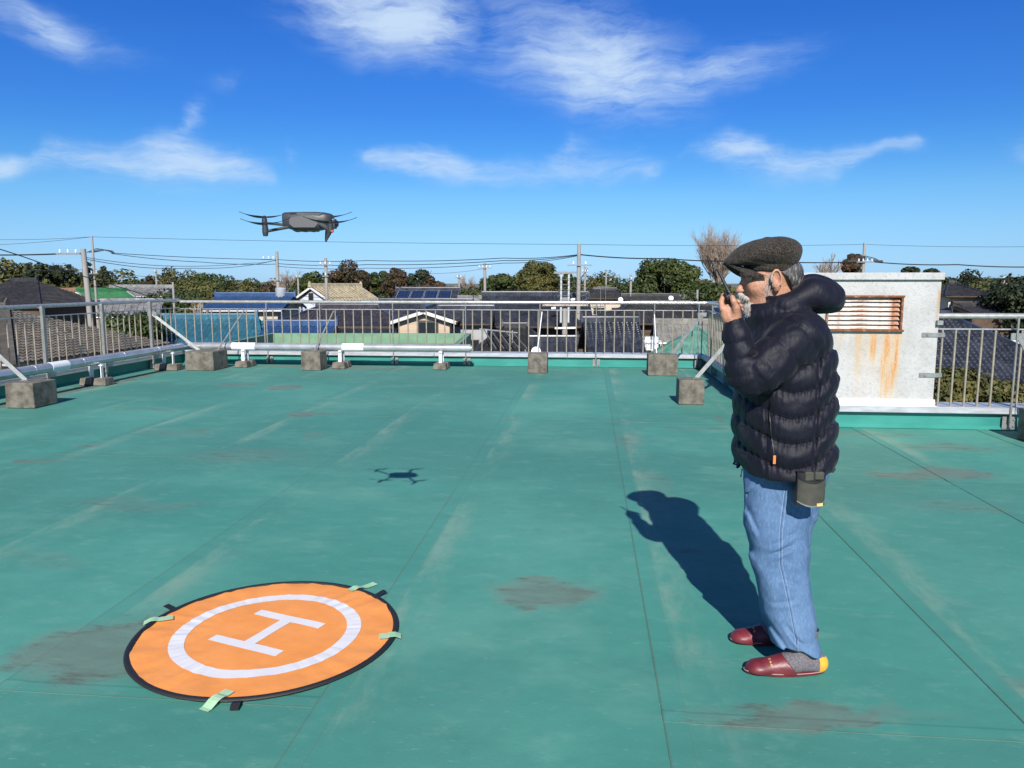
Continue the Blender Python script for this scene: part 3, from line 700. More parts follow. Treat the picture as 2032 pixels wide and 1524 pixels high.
def denim():
    m = bpy.data.materials.new('washed_denim'); m.use_nodes = True; nt, p = nodes_of(m)
    tc = nd(nt, 'ShaderNodeTexCoord'); P = tc.outputs['Object']
    def noise(sc_, st=(1, 1, 1), det=5, r=.6):
        mp = nd(nt, 'ShaderNodeMapping', {'Vector': P}); mp.inputs['Scale'].default_value = st
        return nd(nt, 'ShaderNodeTexNoise', {'Vector': mp, 'Scale': sc_, 'Detail': det, 'Roughness': r}).outputs[0]
    c = mixc(nt, smooth(nt, noise(5, (1, 1, .5)), .32, .68), (.070, .132, .238, 1), (.108, .185, .31, 1))
    c = mixc(nt, mth(nt, 'MULTIPLY', smooth(nt, noise(140, (1, 1, .35), 3), .45, .65), .25), c, (.19, .30, .47, 1))
    c = mixc(nt, mth(nt, 'MULTIPLY', smooth(nt, noise(260, (.4, 1, 1), 2), .5, .7), .3), c, (.05, .11, .26, 1))
    nt.links.new(c, p.inputs['Base Color']); p.inputs['Roughness'].default_value = .85; p.inputs['Specular IOR Level'].default_value = .2
    h = mth(nt, 'ADD', mth(nt, 'MULTIPLY', noise(22, (1, 1, .6)), .8), mth(nt, 'MULTIPLY', noise(320), .12))
    b = nd(nt, 'ShaderNodeBump', {'Height': h, 'Strength': 1.0, 'Distance': .004}); nt.links.new(b.outputs[0], p.inputs['Normal'])
    return m
M['denim'] = denim()
M['tweed'] = mat('dark_tweed', (.016, .0135, .011), .95, 0, (.058, .048, .038), 170, 3, .4, .66, bump=.003, bscale=150, spec=.15, Sheen_Weight=.06, Sheen_Roughness=.6)
M['hair'] = mat('dark_grey_hair', (.035, .033, .031), .5, 0, (.20, .19, .18), 70, 3, .45, .7, bump=.004, bscale=120, stretch=(1.6, 1, .5))
M['beard'] = mat('grey_white_beard', (.42, .39, .36), .7, 0, (.20, .18, .165), 120, 3, .45, .7, bump=.004, bscale=160, stretch=(1.5, 1, .6))
M['radio'] = mat('black_radio_plastic', (.008, .008, .009), .55)
M['burgundy'] = mat('burgundy_leatherette', (.105, .013, .02), .42, 0, (.165, .022, .03), 14, bump=.001, bscale=90)
M['sock'] = mat('grey_knit', (.17, .155, .17), .95, 0, (.10, .09, .10), 220, 2, .4, .6, bump=.001, bscale=400)
M['sock_orange'] = mat('orange_knit', (.85, .36, .03), .9, bump=.001, bscale=400)
M['olive'] = mat('olive_nylon', (.06, .058, .043), .6, 0, (.045, .044, .033), 30, bump=.0008, bscale=300)
M['gold'] = mat('gold_print', (.62, .40, .16), .35, .3)

BVH = {}
def bvh_of(o):
    if o.name not in BVH:
        me = o.data; BVH[o.name] = BVHTree.FromPolygons([v.co.copy() for v in me.vertices], [tuple(p.vertices) for p in me.polygons])
    return BVH[o.name]
def onto(o, px, py, off=.002, Y0=2.0):              # where the camera-side line of sight through a design point meets a garment
    p = at(px, py, Y0); d = (at(px, py, Y0 + 1) - p).normalized()
    hit, nrm, i, t = bvh_of(o).ray_cast(p, d)
    return None if hit is None else hit - d * off

def make_person():
    # ---------------- head, neck (fine), one hand (finer), plain body inside the clothes
    H_ = Field((.82, 2.86, 1.30), (1.20, 3.14, 1.74), .0032)
    hy = YM
    c = lambda px, py, dy=0.0: np.array([at(px, py, hy - abs(dy))[0], hy + dy, at(px, py, hy - abs(dy))[2]])
    H_.union(H_.ell(c(1533, 535), (.088, .074, .096)))                                     # skull
    H_.union(H_.ell(c(1512, 565), (.068, .062, .085)), .03)                                # face mass
    H_.union(H_.ell(c(1513, 598), (.050, .046, .042)), .025)                               # jaw
    H_.union(H_.ell(c(1492, 610), (.020, .022, .020)), .02)                                # chin
    for sy in (-1, 1):
        H_.union(H_.ell(c(1503, 570, sy * .040), (.034, .022, .028)), .02)                 # cheeks
        H_.sub(H_.ell(c(1480, 551, sy * .033), (.020, .017, .011)), .012)                  # eye sockets
        H_.union(H_.ell(c(1486, 552, sy * .031), (.0125, .0125, .0115)), .004)             # eyes
        H_.union(H_.capsule(c(1478, 543, sy * .018), c(1487, 541, sy * .052), .008, .007), .01)   # brow
        H_.union(H_.ell(c(1472, 577, sy * .011), (.009, .008, .007)), .006)                # nostril wings
        H_.union(H_.capsule(c(1535, 600, sy * .045), c(1505, 612, sy * .030), .012, .012), .02)   # jaw line
    H_.union(H_.capsule(c(1477, 552), c(1465, 577), .0085, .0105), .010)                   # nose
    H_.union(H_.ell(c(1466, 578), (.0095, .011, .0085)), .006)
    H_.union(H_.capsule(c(1481, 592, -.014), c(1481, 592, .014), .0065), .005)             # lips
    H_.union(H_.capsule(c(1482, 598, -.012), c(1482, 598, .012), .0065), .005)
    H_.sub(H_.capsule(c(1478, 595, -.018), c(1478, 595, .018), .0025), .003)
    H_.union(H_.capsule(c(1548, 585), c(1568, 660), .056, .066), .03)                      # neck
    for sy in (-1, 1):                                                                     # ears
        ex = H_.ell(c(1542, 556, sy * .081), (.0215, .0095, .038), Matrix.Rotation(R(-8), 3, 'Y') @ Matrix.Rotation(R(-sy * 20), 3, 'Z'))
        H_.union(ex, .006)
        H_.sub(H_.ell(c(1541, 552, sy * .0885), (.0125, .0095, .022), Matrix.Rotation(R(-8), 3, 'Y')), .004)
        rim = [c(1541 + 10.2 * math.cos(q_), 555 - 19.5 * math.sin(q_), sy * .0895) for q_ in np.linspace(-.6, 3.3, 9)]
        for q0, q1 in zip(rim, rim[1:]): H_.union(H_.capsule(q0, q1, .0042), .002)
        H_.union(H_.ell(c(1534, 561, sy * .080), (.006, .005, .008)), .003)
        H_.union(H_.ell(c(1540, 573, sy * .076), (.0105, .0065, .012)), .005)
    head = H_.mesh('head', 1)
    # hand: palm below the radio, fingers wrapped behind it, thumb in front
    YH = 2.80
    a = lambda px, py, dy=0.0: np.array(at(px, py, YH + dy))
    K = Field(a(1424, 648) - np.array([.02, .10, .02]), a(1484, 570) + np.array([.02, .12, .02]), .0022)
    K.union(K.capsule(a(1455, 662, .01), a(1452, 636, .005), .027, .026))
    K.union(K.ell(a(1449, 622, .012), (.036, .021, .036), Matrix.Rotation(R(-20), 3, 'Y')), .014)
    K.union(K.capsule(a(1462, 628, -.008), a(1461, 612, -.018), .0165, .0135), .012)        # ball of the thumb
    K.union(K.capsule(a(1461, 612, -.018), a(1456, 598, -.020), .0125, .0105), .006)        # thumb
    K.union(K.capsule(a(1456, 598, -.020), a(1453, 590, -.017), .0105, .0092), .004)
    fing = [((1433, 612, .012), (1431, 599, .024), (1436, 586, .036), (1444, 583, .040), .0098),
            ((1434, 617, .026), (1434, 604, .042), (1448, 594, .050), (1466, 599, .040), .0100),
            ((1438, 622, .036), (1441, 609, .052), (1456, 603, .056), (1471, 607, .040), .0095),
            ((1444, 627, .040), (1450, 616, .056), (1463, 612, .056), (1473, 615, .040), .0085)]
    for p0, p1, p2, p3, r in fing:
        K.union(K.capsule(a(*p0), a(*p1), r * 1.1, r), .007); K.union(K.capsule(a(*p1), a(*p2), r, r * .95), .003); K.union(K.capsule(a(*p2), a(*p3), r * .95, r * .8), .003)
    hand = K.mesh('hand', 1)
    B_ = Field((.72, 2.66, .02), (1.40, 3.30, 1.42), .014)
    B_.union(B_.capsule((1.10, YM, .86), (1.10, YM, 1.26), .10, .10, 1.25)); B_.union(B_.capsule((1.10, YM, 1.26), (1.07, YM, 1.40), .06, .055), .05)
    B_.union(B_.capsule((1.08, 2.93, .8), (1.10, 2.90, .52), .06, .05), .04); B_.union(B_.capsule((1.06, 3.07, .8), (1.06, 3.09, .52), .06, .05), .04)
    B_.union(B_.capsule((1.08, 2.86, 1.30), tuple(a(1488, 744)), .045, .038), .03); B_.union(B_.capsule(tuple(a(1488, 744)), tuple(a(1455, 655, .01)), .036, .026), .02)
    B_.union(B_.capsule((1.12, 3.14, 1.28), (1.09, 3.2, 1.08), .045, .04), .03)
    trunk = B_.mesh('trunk', 1)
    person = obj('person', join_meshes('person', [head, hand, trunk]), M['skin'])
    tag(person, 'man in flat cap, navy puffer jacket and jeans talking into a hand radio', 'person')

    # ---------------- jacket
    J = Field((.70, 2.62, .70), (1.38, 3.36, 1.56), .0052)
    zpx = [(600, 1508, 1600), (640, 1492, 1646), (680, 1478, 1663), (720, 1470, 1669), (780, 1466, 1667), (840, 1463, 1668), (900, 1464, 1668), (935, 1466, 1667), (952, 1468, 1660)]
    zs = np.array([at(1560, r[0], YM)[2] for r in zpx])[::-1]; xf = np.array([at(r[1], r[0], YM)[0] for r in zpx])[::-1]; xb = np.array([at(r[2], r[0], 2.88)[0] for r in zpx])[::-1]
    hw = np.interp(J.z, [.75, .85, 1.1, 1.25, 1.36, 1.44, 1.50], [.222, .226, .228, .222, .195, .13, .08])
    cx = np.interp(J.z, zs, (xf + xb) / 2); ax = np.interp(J.z, zs, (xb - xf) / 2) - .003; 
    q = (np.abs((J.x - cx) / ax) ** 2.5 + np.abs((J.y - YM) / hw) ** 2.5) ** (1 / 2.5)
    d = (q - 1) * np.minimum(ax, hw)
    z_hem = at(1560, 947, 2.8)[2] + .012 * np.sin((J.x - 1.1) * 6)
    d = np.maximum(d, z_hem + .004 - J.z); d = np.maximum(d, J.z - 1.47)
    # baffles: stitched rows that sag along the side and climb towards the back
    pxv = 1016 + (J.x / np.minimum(J.y, YM)) * FPX
    zofs = -np.interp(pxv, [1440, 1466, 1500, 1528, 1555, 1580, 1605, 1628, 1652, 1676, 1700], [-30, -31, -14, -5, 5, 10, 6, 0, -21, -40, -45]) * (2.8 / FPX)
    z0 = at(1628, 820.5, 2.8)[2]; pitch = 52.2 * 2.8 / FPX
    s_ = (J.z - z0 - zofs) / pitch + .035 * vnoise(J, 11, 77, 2)
    bul = np.abs(np.sin(np.pi * s_)) ** .62
    J.f = d.astype(np.float32)
    tb = (.0135 * (1 + .3 * vnoise(J, 8, 78, 1)) * bul - .0045)
    vs_ = np.exp(-(((pxv - (1617 + (820 - 720) * .12)) / 3.2) ** 2)) * .006 + np.exp(-(((pxv - 1531) / 3.5) ** 2)) * .010 * (J.z < 1.12)
    pk = np.where((J.z > .9) & (J.z < 1.3), vs_, vs_ * .5)
    wr = np.clip(1.15 - bul, 0, 1) ** 1.5 * .0034 * np.sin(pxv * .5 + 3 * vnoise(J, 14, 41, 1)) + .0042 * vnoise(J, 38, 5) + .0018 * vnoise(J, 130, 8, 2)
    J.f = J.f - tb.astype(np.float32) + pk.astype(np.float32) - wr.astype(np.float32)
    # yoke and shoulders
    J.union(J.ell((1.085, 2.88, 1.33), (.095, .11, .095)), .03)
    J.union(J.ell((1.15, 3.12, 1.33), (.11, .11, .095)), .03)
    # near sleeve
    Y2 = 2.79
    S = lambda px, py, dy=0.0: np.array(at(px, py, Y2 + dy))
    def sleeve(p0, p1, r0, r1, n, k, amp=.014, pw=.55, flat=1.0):
        dd = J.capsule(p0, p1, r0, r1, flat); dv = p1 - p0; L2 = dv @ dv
        t = ((J.x - p0[0]) * dv[0] + (J.y - p0[1]) * dv[1] + (J.z - p0[2]) * dv[2]) / L2
        dd = dd - (amp * np.abs(np.sin(np.pi * n * t)) ** pw - amp * .5) * (t > -.25) * (t < 1.25) - .0036 * vnoise(J, 62, 21) - .0016 * vnoise(J, 140, 23, 2) 
        J.union(dd.astype(np.float32), k)
    sleeve(S(1582, 672, .04), S(1512, 734, .0), .090, .082, 2.0, .014, .011, .5)
    sleeve(S(1512, 736, .0), S(1488, 748, .0), .078, .072, 1.0, .010, .004)
    sleeve(S(1478, 742, .0), S(1461, 662, .01), .066, .048, 2.5, .006, .008, .5)
    J.union(J.capsule(S(1459, 662, .01), S(1456, 641, .01), .047, .038) - .002 * vnoise(J, 120, 3), .006)
    J.sub(J.capsule(S(1455.5, 641, .01), S(1452, 622, .01), .030, .034), .003)
    # far sleeve (mostly hidden)
    for p0, p1, r0, r1 in (((1.17, 3.2, 1.30), (1.07, 3.24, 1.06), .085, .075), ((1.07, 3.24, 1.06), (.99, 3.16, 1.12), .07, .055)):
        J.union(J.capsule(p0, p1, r0, r1), .015)
    # collar and hood
    def T(px, py, y): q = at(px, py, YM - max(.03, abs(y - YM))); return np.array([q[0], y, q[2]])
    col = np.maximum(np.abs(np.sqrt(((J.x - T(1535, 620, 3)[0]) / .080) ** 2 + ((J.y - YM) / .088) ** 2) - 1) * .08 - .016, np.maximum(J.z - np.interp(J.x, [.93, 1.0, 1.1], [1.448, 1.455, 1.47]), 1.30 - J.z))
    J.union(col.astype(np.float32), .015)
    for sy in (-1, 1):
        J.union(J.capsule(T(1515, 625, YM + sy * .070), T(1560, 607, YM + sy * .092), .030, .040), .018)
        J.union(J.capsule(T(1560, 607, YM + sy * .092), T(1612, 583, YM + sy * .085), .040, .052), .018)
    J.union(J.ell(T(1630, 582, YM), (.096, .125, .068), Matrix.Rotation(R(22), 3, 'Y')) - .009 * vnoise(J, 26, 4) - .003 * vnoise(J, 80, 9, 2), .03)
    J.union(J.ell(T(1622, 594, YM), (.088, .128, .052), Matrix.Rotation(R(14), 3, 'Y')) - .006 * vnoise(J, 34, 15), .02)
    J.sub(J.ell(T(1548, 580, YM), (.078, .078, .07), Matrix.Rotation(R(15), 3, 'Y')), .012)
    jm = J.mesh('jacket', 1)
    jacket = obj('jacket', jm, M['navy'], person); jacket['label'] = 'navy blue quilted puffer jacket with hood'
    # zip, pulls, emblem, stitched seams on the jacket
    def line(o, pts, r, name, m, n=6, off=.002, parent=None, smooth=True):
        D = []
        for (xa, ya), (xb_, yb) in zip(pts, pts[1:]):
            k_ = max(1, int(math.hypot(xb_ - xa, yb - ya) / 4)); D += [(xa + (xb_ - xa) * i / k_, ya + (yb - ya) * i / k_) for i in range(k_)]
        P = [onto(o, *p, off) for p in D + [pts[-1]]]; P = [p for p in P if p is not None]
        if len(P) < 2: return None
        b = MB(); b.path(P, r, n); return b.build(name, m, parent or o, smooth=smooth)
    thread = mat('navy_thread', (.004, .004, .008), .9)
    xs_, ys_ = [1440, 1466, 1500, 1528, 1555, 1580, 1605, 1628, 1652, 1676, 1700], [-30, -31, -14, -5, 5, 10, 6, 0, -21, -40, -45]
    for k in range(-2, 3):
        line(jacket, [(x, 820.5 + 52.2 * k + float(np.interp(x, xs_, ys_))) for x in range(1536 if k < 0 else 1470, 1668, 6) if 820.5 + 52.2 * k + float(np.interp(x, xs_, ys_)) < 938 and (k > -1 or x > 1590)], .0011, 'stitched_seam', thread, 4, .0002)
    line(jacket, [(1524, 612), (1550, 600), (1580, 586), (1606, 566)], .0011, 'stitched_seam', thread, 4, .0002); line(jacket, [(1548, 628), (1580, 612), (1612, 607), (1636, 612)], .0011, 'stitched_seam', thread, 4, .0002)
    line(jacket, [(1613, 735), (1620, 790), (1626, 850), (1632, 900), (1638, 938)], .0011, 'stitched_seam', thread, 4, .0002)
    line(jacket, [(1527, 820), (1529, 840), (1530, 860), (1533, 880), (1536, 900), (1538, 912)], .0028, 'pocket_zip', M['black'], off=-.001)
    orange_pull = mat('orange_pull', (.75, .20, .06), .5)
    p = onto(jacket, 1537, 906, .004)
    if p is not None:
        b = MB(); b.bar(p + Vector((0, 0, .004)), p - Vector((0, 0, .028)), .010, .004, up=(0, 1, 0)); b.build('zip_pull', orange_pull, jacket, bevel=.001)
    p = Vector(at(1473, 930, YM)); b = MB(); b.path([p, p + Vector((-.003, 0, -.018)), p + Vector((-.005, 0, -.034))], [.0035, .0018, .0035], 6); b.build('zip_pull', M['steel_dull'], jacket)
    p = Vector(at(1477, 932, YM - .01)); b = MB(); b.path([p, p + Vector((.002, 0, -.016)), p + Vector((.0, 0, -.024))], [.003, .0016, .003], 6); b.build('zip_pull', M['black'], jacket)
    # round sleeve emblem: ring with a small animal shape, tone on tone
    emb = mat('black_emblem', (.004, .004, .005), .7)
    line(jacket, [(1494.5 + 9.5 * math.cos(t * math.pi / 12), 698.5 + 9.5 * math.sin(t * math.pi / 12)) for t in range(25)], .0012, 'emblem_ring', emb, 5)
    an = [(-6.5, 2), (-5.5, -2), (-3, -4.5), (0, -5), (3, -4), (5, -2.5), (6, 0), (6, 4), (4.5, 4), (4, 1.5), (1, 1), (0, 4), (-1.8, 4), (-2, 1), (-4, 1.5), (-5.2, 4.5), (-6.8, 5)]
    P = [onto(jacket, 1494.5 + x, 698.5 + y, .0016) for x, y in an]
    if all(q is not None for q in P):
        b = MB(); cen = sum(P, Vector()) / len(P); c0 = onto(jacket, 1494.5, 698.5, .0022)
        b.add([c0] + P, [(0, i + 1, (i + 1) % len(P) + 1) for i in range(len(P))]); b.build('emblem_animal', emb, jacket)

    # ---------------- jeans
    L = Field((.90, 2.70, .02), (1.36, 3.30, .90), .0052)
    def leg(rows, yc, hy_):
        z_ = np.array([at(1560, r[0], yc)[2] for r in rows])[::-1]; f_ = np.array([at(r[1], r[0], yc - .03)[0] for r in rows])[::-1]; b_ = np.array([at(r[2], r[0], yc - .055)[0] for r in rows])[::-1]
        cx = np.interp(L.z, z_, (f_ + b_) / 2); ax = np.interp(L.z, z_, (b_ - f_) / 2); h = np.interp(L.z, [.03, .4, .8], hy_)
        q = (np.abs((L.x - cx) / ax) ** 2.25 + np.abs((L.y - yc - np.interp(L.z, [.03, .8], [0, (YM - yc) * .62])) / h) ** 2.25) ** (1 / 2.25)
        return (q - 1) * np.minimum(ax, h)
    near = leg([(930, 1496, 1634), (960, 1493, 1640), (1030, 1493, 1630), (1080, 1497, 1623), (1130, 1505, 1622), (1180, 1515, 1626), (1230, 1528, 1631), (1280, 1541, 1637), (1300, 1546, 1639), (1330, 1552, 1640)], 2.868, (.085, .088, .095))
    far = leg([(930, 1488, 1640), (1030, 1490, 1615), (1130, 1500, 1592), (1200, 1512, 1580), (1260, 1526, 1584), (1300, 1530, 1590)], 3.12, (.068, .08, .10))
    # hems: the near trouser leg is longer at the heel
    near = np.maximum(near, at(1580, 1312, 2.80)[2] + .045 * np.clip((1.20 - L.x) / .12, 0, 1.0) - L.z)
    far = np.maximum(far, at(1540, 1268, 3.12)[2] - L.z)
    # folds
    zf = (L.z - .45); fold = .0045 * np.sin((L.z * 34 + L.x * 26) + 1.5 * np.sin(L.x * 16 + L.z * 9)) * np.exp(-((L.z - .50) / .12) ** 2)
    fold = fold + .004 * np.sin(L.z * 42 - L.x * 30 + 2 * np.sin(L.z * 11)) * np.exp(-((L.z - .12) / .10) ** 2) + .0035 * np.sin(L.z * 24 - L.x * 34) * np.exp(-((L.z - .70) / .10) ** 2)
    fold = fold + .0035 * vnoise(L, 42, 12) + .0018 * vnoise(L, 95, 14, 2)
    # creases on the near leg: grooves with a raised lip, laid along lines
    lx = 1016 + L.x / 2.80 * FPX; ly = 762 - FPX * ((L.z - CAMH) * math.cos(PITCH) + 2.80 * math.sin(PITCH)) / (2.80 * math.cos(PITCH) - (L.z - CAMH) * math.sin(PITCH))
    cre = 0
    for x0, y0, x1, y1, dep in ((1548, 1112, 1606, 1086, 9), (1552, 1092, 1612, 1062, 6), (1500, 1050, 1532, 1120, 7), (1512, 1012, 1538, 1080, 6), (1588, 1240, 1628, 1290, 9), (1556, 1240, 1604, 1302, 7), (1600, 1262, 1634, 1284, 7),
                                (1575, 1150, 1618, 1168, 6), (1530, 978, 1500, 1030, 6), (1562, 1000, 1618, 1040, 5), (1520, 1130, 1545, 1200, 6), (1560, 1205, 1620, 1190, 5), (1585, 1300, 1630, 1296, 5), (1540, 1230, 1560, 1285, 6)):
        dx, dy = x1 - x0, y1 - y0; l2 = dx * dx + dy * dy; t_ = ((lx - x0) * dx + (ly - y0) * dy) / l2; tc_ = np.clip(t_, 0, 1)
        dd_ = ((lx - x0) * -dy + (ly - y0) * dx) / math.sqrt(l2); e_ = np.exp(-((t_ - .5) / .42) ** 4)
        cre = cre + dep * .001 * e_ * (np.exp(-(dd_ / 4.0) ** 2) - .7 * np.exp(-((dd_ - 7.5) / 5.0) ** 2))
    L.f = (far - fold * .7).astype(np.float32); L.union((near - fold + cre * (L.y < 2.93)).astype(np.float32), .0)
    jeans = obj('jeans', L.mesh('jeans', 1), M['denim'], person); jeans['label'] = 'faded blue jeans with stitched side seam'
    st = mat('pale_stitching', (.22, .30, .42), .8); dk = mat('dark_stitching', (.03, .06, .14), .8)
    seam = [(1557, 968), (1553, 1000), (1549, 1030), (1546, 1060), (1546, 1090), (1546, 1120), (1552, 1145), (1560, 1180), (1567, 1215), (1573, 1245), (1578, 1270), (1577, 1295), (1575, 1310)]
    line(jeans, seam, .0011, 'seam_stitch', st, 4, .0003); line(jeans, [(x + 6.5, y) for x, y in seam], .0009, 'seam_stitch', st, 4, .0003)
    line(jeans, [(x + 2.6, y) for x, y in seam], .0016, 'seam_fold', dk, 4, -.0008)
    line(jeans, [(x, 1307 - (1637 - x) * .02) for x in range(1576, 1637, 10)], .0008, 'hem_stitch', st, 4, .0003)

    # ---------------- cap
    K2 = Field((.80, 2.86, 1.50), (1.18, 3.14, 1.74), .0036)
    rot = Matrix.Rotation(R(-14), 3, 'Y')
    c2 = lambda px, py, y=YM: np.array([at(px, py, YM - .045)[0], y, at(px, py, YM - .045)[2]])
    K2.union(K2.ell(c2(1524, 503), (.139, .102, .058), Matrix.Rotation(R(-10), 3, 'Y')))
    K2.union(K2.ell(c2(1556, 507), (.066, .098, .064)), .025)
    K2.union(K2.ell(c2(1491, 508), (.086, .085, .022), Matrix.Rotation(R(-23), 3, 'Y')), .02)
    K2.f = np.maximum(K2.f, (c2(1540, 527)[2] - K2.z) + np.clip(c2(1540, 527)[0] - K2.x, 0, 1) * .015).astype(np.float32)
    band = K2.ell(c2(1537, 530), (.098, .086, .055)); band = np.maximum(band, np.maximum(K2.z - c2(0, 526)[2], c2(0, 538)[2] - K2.z - np.clip((K2.x - 1.05) * .0, 0, 1)))
    K2.union(band.astype(np.float32), .004)
    K2.union(K2.ell(c2(1530, 472), (.013, .013, .006)), .004)
    K2.f = K2.f - (.0022 * vnoise(K2, 45, 2) + .001 * vnoise(K2, 110, 6, 2)).astype(np.float32)
    cap = obj('flat_cap', K2.mesh('flat_cap', 1), M['tweed'], person); cap['label'] = 'dark brown tweed flat cap'
    # brim: a curved thin visor
    b = MB(); n, m_ = 20, 7; vs = []
    for lay in (0, 1):
        for i in range(n + 1):
            a_ = -1.0 + 2.0 * i / n
            for j in range(m_ + 1):
                t = j / m_; y = a_ * .086 * (1 - .10 * t); reach = .122 * math.sqrt(max(0, 1 - (a_ * .92) ** 2)) * t
                base = c2(1506, 541); x = base[0] + .018 * a_ * a_ - reach; z = base[2] + .034 * t * (1 - a_ * a_) - .012 * a_ * a_ + .012 * math.sin(t * 2.4) * (1 - a_ * a_) - lay * .006
                vs.append((x, YM + y, z))
    w_ = m_ + 1; o_ = (n + 1) * w_; fs = []
    for i in range(n):
        for j in range(m_):
            fs += [(i * w_ + j, i * w_ + j + 1, (i + 1) * w_ + j + 1, (i + 1) * w_ + j), (o_ + i * w_ + j, o_ + (i + 1) * w_ + j, o_ + (i + 1) * w_ + j + 1, o_ + i * w_ + j + 1)]
        fs.append((i * w_ + m_, o_ + i * w_ + m_, o_ + (i + 1) * w_ + m_, (i + 1) * w_ + m_))
    b.add(vs, fs); b.build('brim', M['tweed'], cap, smooth=True)

    # ---------------- hair, beard, moustache
    hf = Field((1.00, 2.88, 1.44), (1.16, 3.12, 1.64), .0036)
    hf.union(hf.ell(c(1550, 549), (.084, .084, .082)) - .003 * vnoise(hf, 90, 2))
    hf.f = np.maximum(hf.f, c(0, 533)[2] * 0 + (hf.z - c(0, 520)[2])).astype(np.float32)
    hf.sub(hf.ell(c(1519, 580), (.085, .2, .085))); hf.sub(hf.ell(c(1527, 561), (.026, .2, .042)), .004)
    hair = obj('hair', hf.mesh('hair', 1), M['hair'], person); hair['label'] = 'short dark hair going grey'
    bf = Field((.84, 2.91, 1.36), (1.03, 3.09, 1.56), .0032)
    fz = .0042 * vnoise(bf, 150, 3, 3)
    bf.union(bf.ell(c(1491, 613), (.033, .036, .029)) - fz); bf.union(bf.ell(c(1487, 606), (.020, .026, .015)) - fz, .012); bf.union(bf.ell(c(1504, 612), (.026, .042, .018)) - fz, .012)
    for sy in (-1, 1):
        bf.union(bf.capsule(c(1470, 586, sy * .006), c(1485, 594, sy * .030), .0115, .0075) - fz, .004)                      # moustache
    sb = Field((.92, 2.90, 1.42), (1.06, 3.10, 1.60), .0032)
    beard = obj('beard', bf.mesh('beard', 1), M['beard'], person); beard['label'] = 'grey white beard and moustache'
    # stray hairs: fine tapered strands rooted in the beard and along the cheek and sideburn
    rg = random.Random(5); hb = MB()
    bb = bvh_of(person); bb2 = bvh_of(beard)
    def strand(p, d, l, r):
        q = p + d * l * .55 + Vector((0, 0, -.1 * l)); e = p + d * l + Vector((0, 0, -.35 * l)); hb.path([p, q, e], [r, r * .8, r * .15], 3, False)
    for _ in range(800):
        u = rg.random()
        if u < .5: px, py = rg.uniform(1479, 1508), rg.uniform(596, 624); tree = bb2; d0 = Vector((-.25, -.2, -1)); l = rg.uniform(.008, .018)
        elif u < .65: px, py = rg.uniform(1466, 1486), rg.uniform(580, 596); tree = bb2; d0 = Vector((.1, -.3, -1)); l = rg.uniform(.006, .012)
        else:
            t = rg.random(); px, py = 1529 - 7 * t + rg.gauss(0, 3 + 3 * t), 543 + 54 * t; tree = bb; d0 = Vector((-.2, -.25, -1)); l = rg.uniform(.004, .009)
        p0 = at(px, py, 2.2); dr = (at(px, py, 3.2) - p0).normalized(); hit, nr, i, t_ = tree.ray_cast(p0, dr)
        if hit is None: continue
        strand(hit, (d0 + Vector((rg.gauss(0, .3), rg.gauss(0, .2), rg.gauss(0, .2)))).normalized(), l, .0007)
    hb.build('beard_strands', mat('white_hair', (.40, .37, .345), .7), person)['kind'] = 'stuff'
    # eyes
    for sy in (-1, 1):
        e = c(1488, 552, sy * .032); b = MB(); b.lathe([(.001, -.0118), (.006, -.0102), (.0102, -.006), (.0118, 0), (.0102, .006), (.006, .0102), (.001, .0118)], 14, c=tuple(e)); b.build('eyeball', mat('eye_white', (.35, .32, .3), .25), person, smooth=True)
        b = MB(); b.lathe([(.001, 0), (.005, .0006), (.001, .0016)], 12, Matrix.Rotation(R(-90), 3, 'Y') @ Matrix.Rotation(R(sy * 15), 3, 'X'), tuple(e + np.array([-.0112, sy * .001, 0]))); b.build('iris', mat('dark_iris', (.02, .012, .008), .15), person)

    # ---------------- socks and slippers
    def foot(px_toe, px_heel, py_sole, yc, lab):
        tz = .0115; xt, xh = at(px_toe, py_sole, yc)[0], at(px_heel, py_sole, yc)[0]; Lf = xh - xt
        Fo = Field((xt - .02, yc - .075, -.01), (xh + .05, yc + .075, .19), .0045)
        q = lambda t, z, dy=0: (xt + t * Lf, yc + dy, z)
        Fo.union(Fo.capsule(q(.20, .034), q(.58, .048), .018, .034, 1.3)); Fo.union(Fo.capsule(q(.55, .052), q(.90, .044), .038, .032), .02); Fo.union(Fo.capsule(q(.68, .07), q(.78, .19), .040, .038), .03)
        Fo.union(Fo.ell(q(.94, .05), (.032, .031, .036)), .02)
        so = obj('sock', Fo.mesh('sock', 2), M['sock'], person); so['label'] = 'grey knit sock with an orange heel'
        me = so.data; me.materials.append(M['sock_orange'])
        for p_ in me.polygons:
            cc = p_.center; 
            if cc.x > xt + Lf * (.905 + .1 * max(0, cc.z - .07) / .1) and cc.z < .078: p_.material_index = 1
        # slipper: sole + closed toe upper
        ol = []
        for k in range(40):
            t = k / 40 * 2 * math.pi; cx_, sx_ = math.cos(t), math.sin(t); tt = .5 - .5 * cx_
            hwid = .046 * (abs(sx_) ** .85) * (1.0 - .22 * abs(tt - .38)) * (1 if sx_ >= 0 else -1); ol.append(((xt - .006) + tt * (Lf + .012), yc + hwid))
        b = MB(); n_ = len(ol)
        for z, sc_ in ((tz, .97), (tz + .006, 1.0), (tz + .014, .99)):
            b.v += [(xt + Lf / 2 + (x - xt - Lf / 2) * sc_, yc + (y - yc) * sc_, z) for x, y in ol]
        b.f.append(tuple(reversed(range(n_)))); b.f.append(tuple(range(2 * n_, 3 * n_)))
        for r_ in range(2): b.f += [(r_ * n_ + k, r_ * n_ + (k + 1) % n_, (r_ + 1) * n_ + (k + 1) % n_, (r_ + 1) * n_ + k) for k in range(n_)]
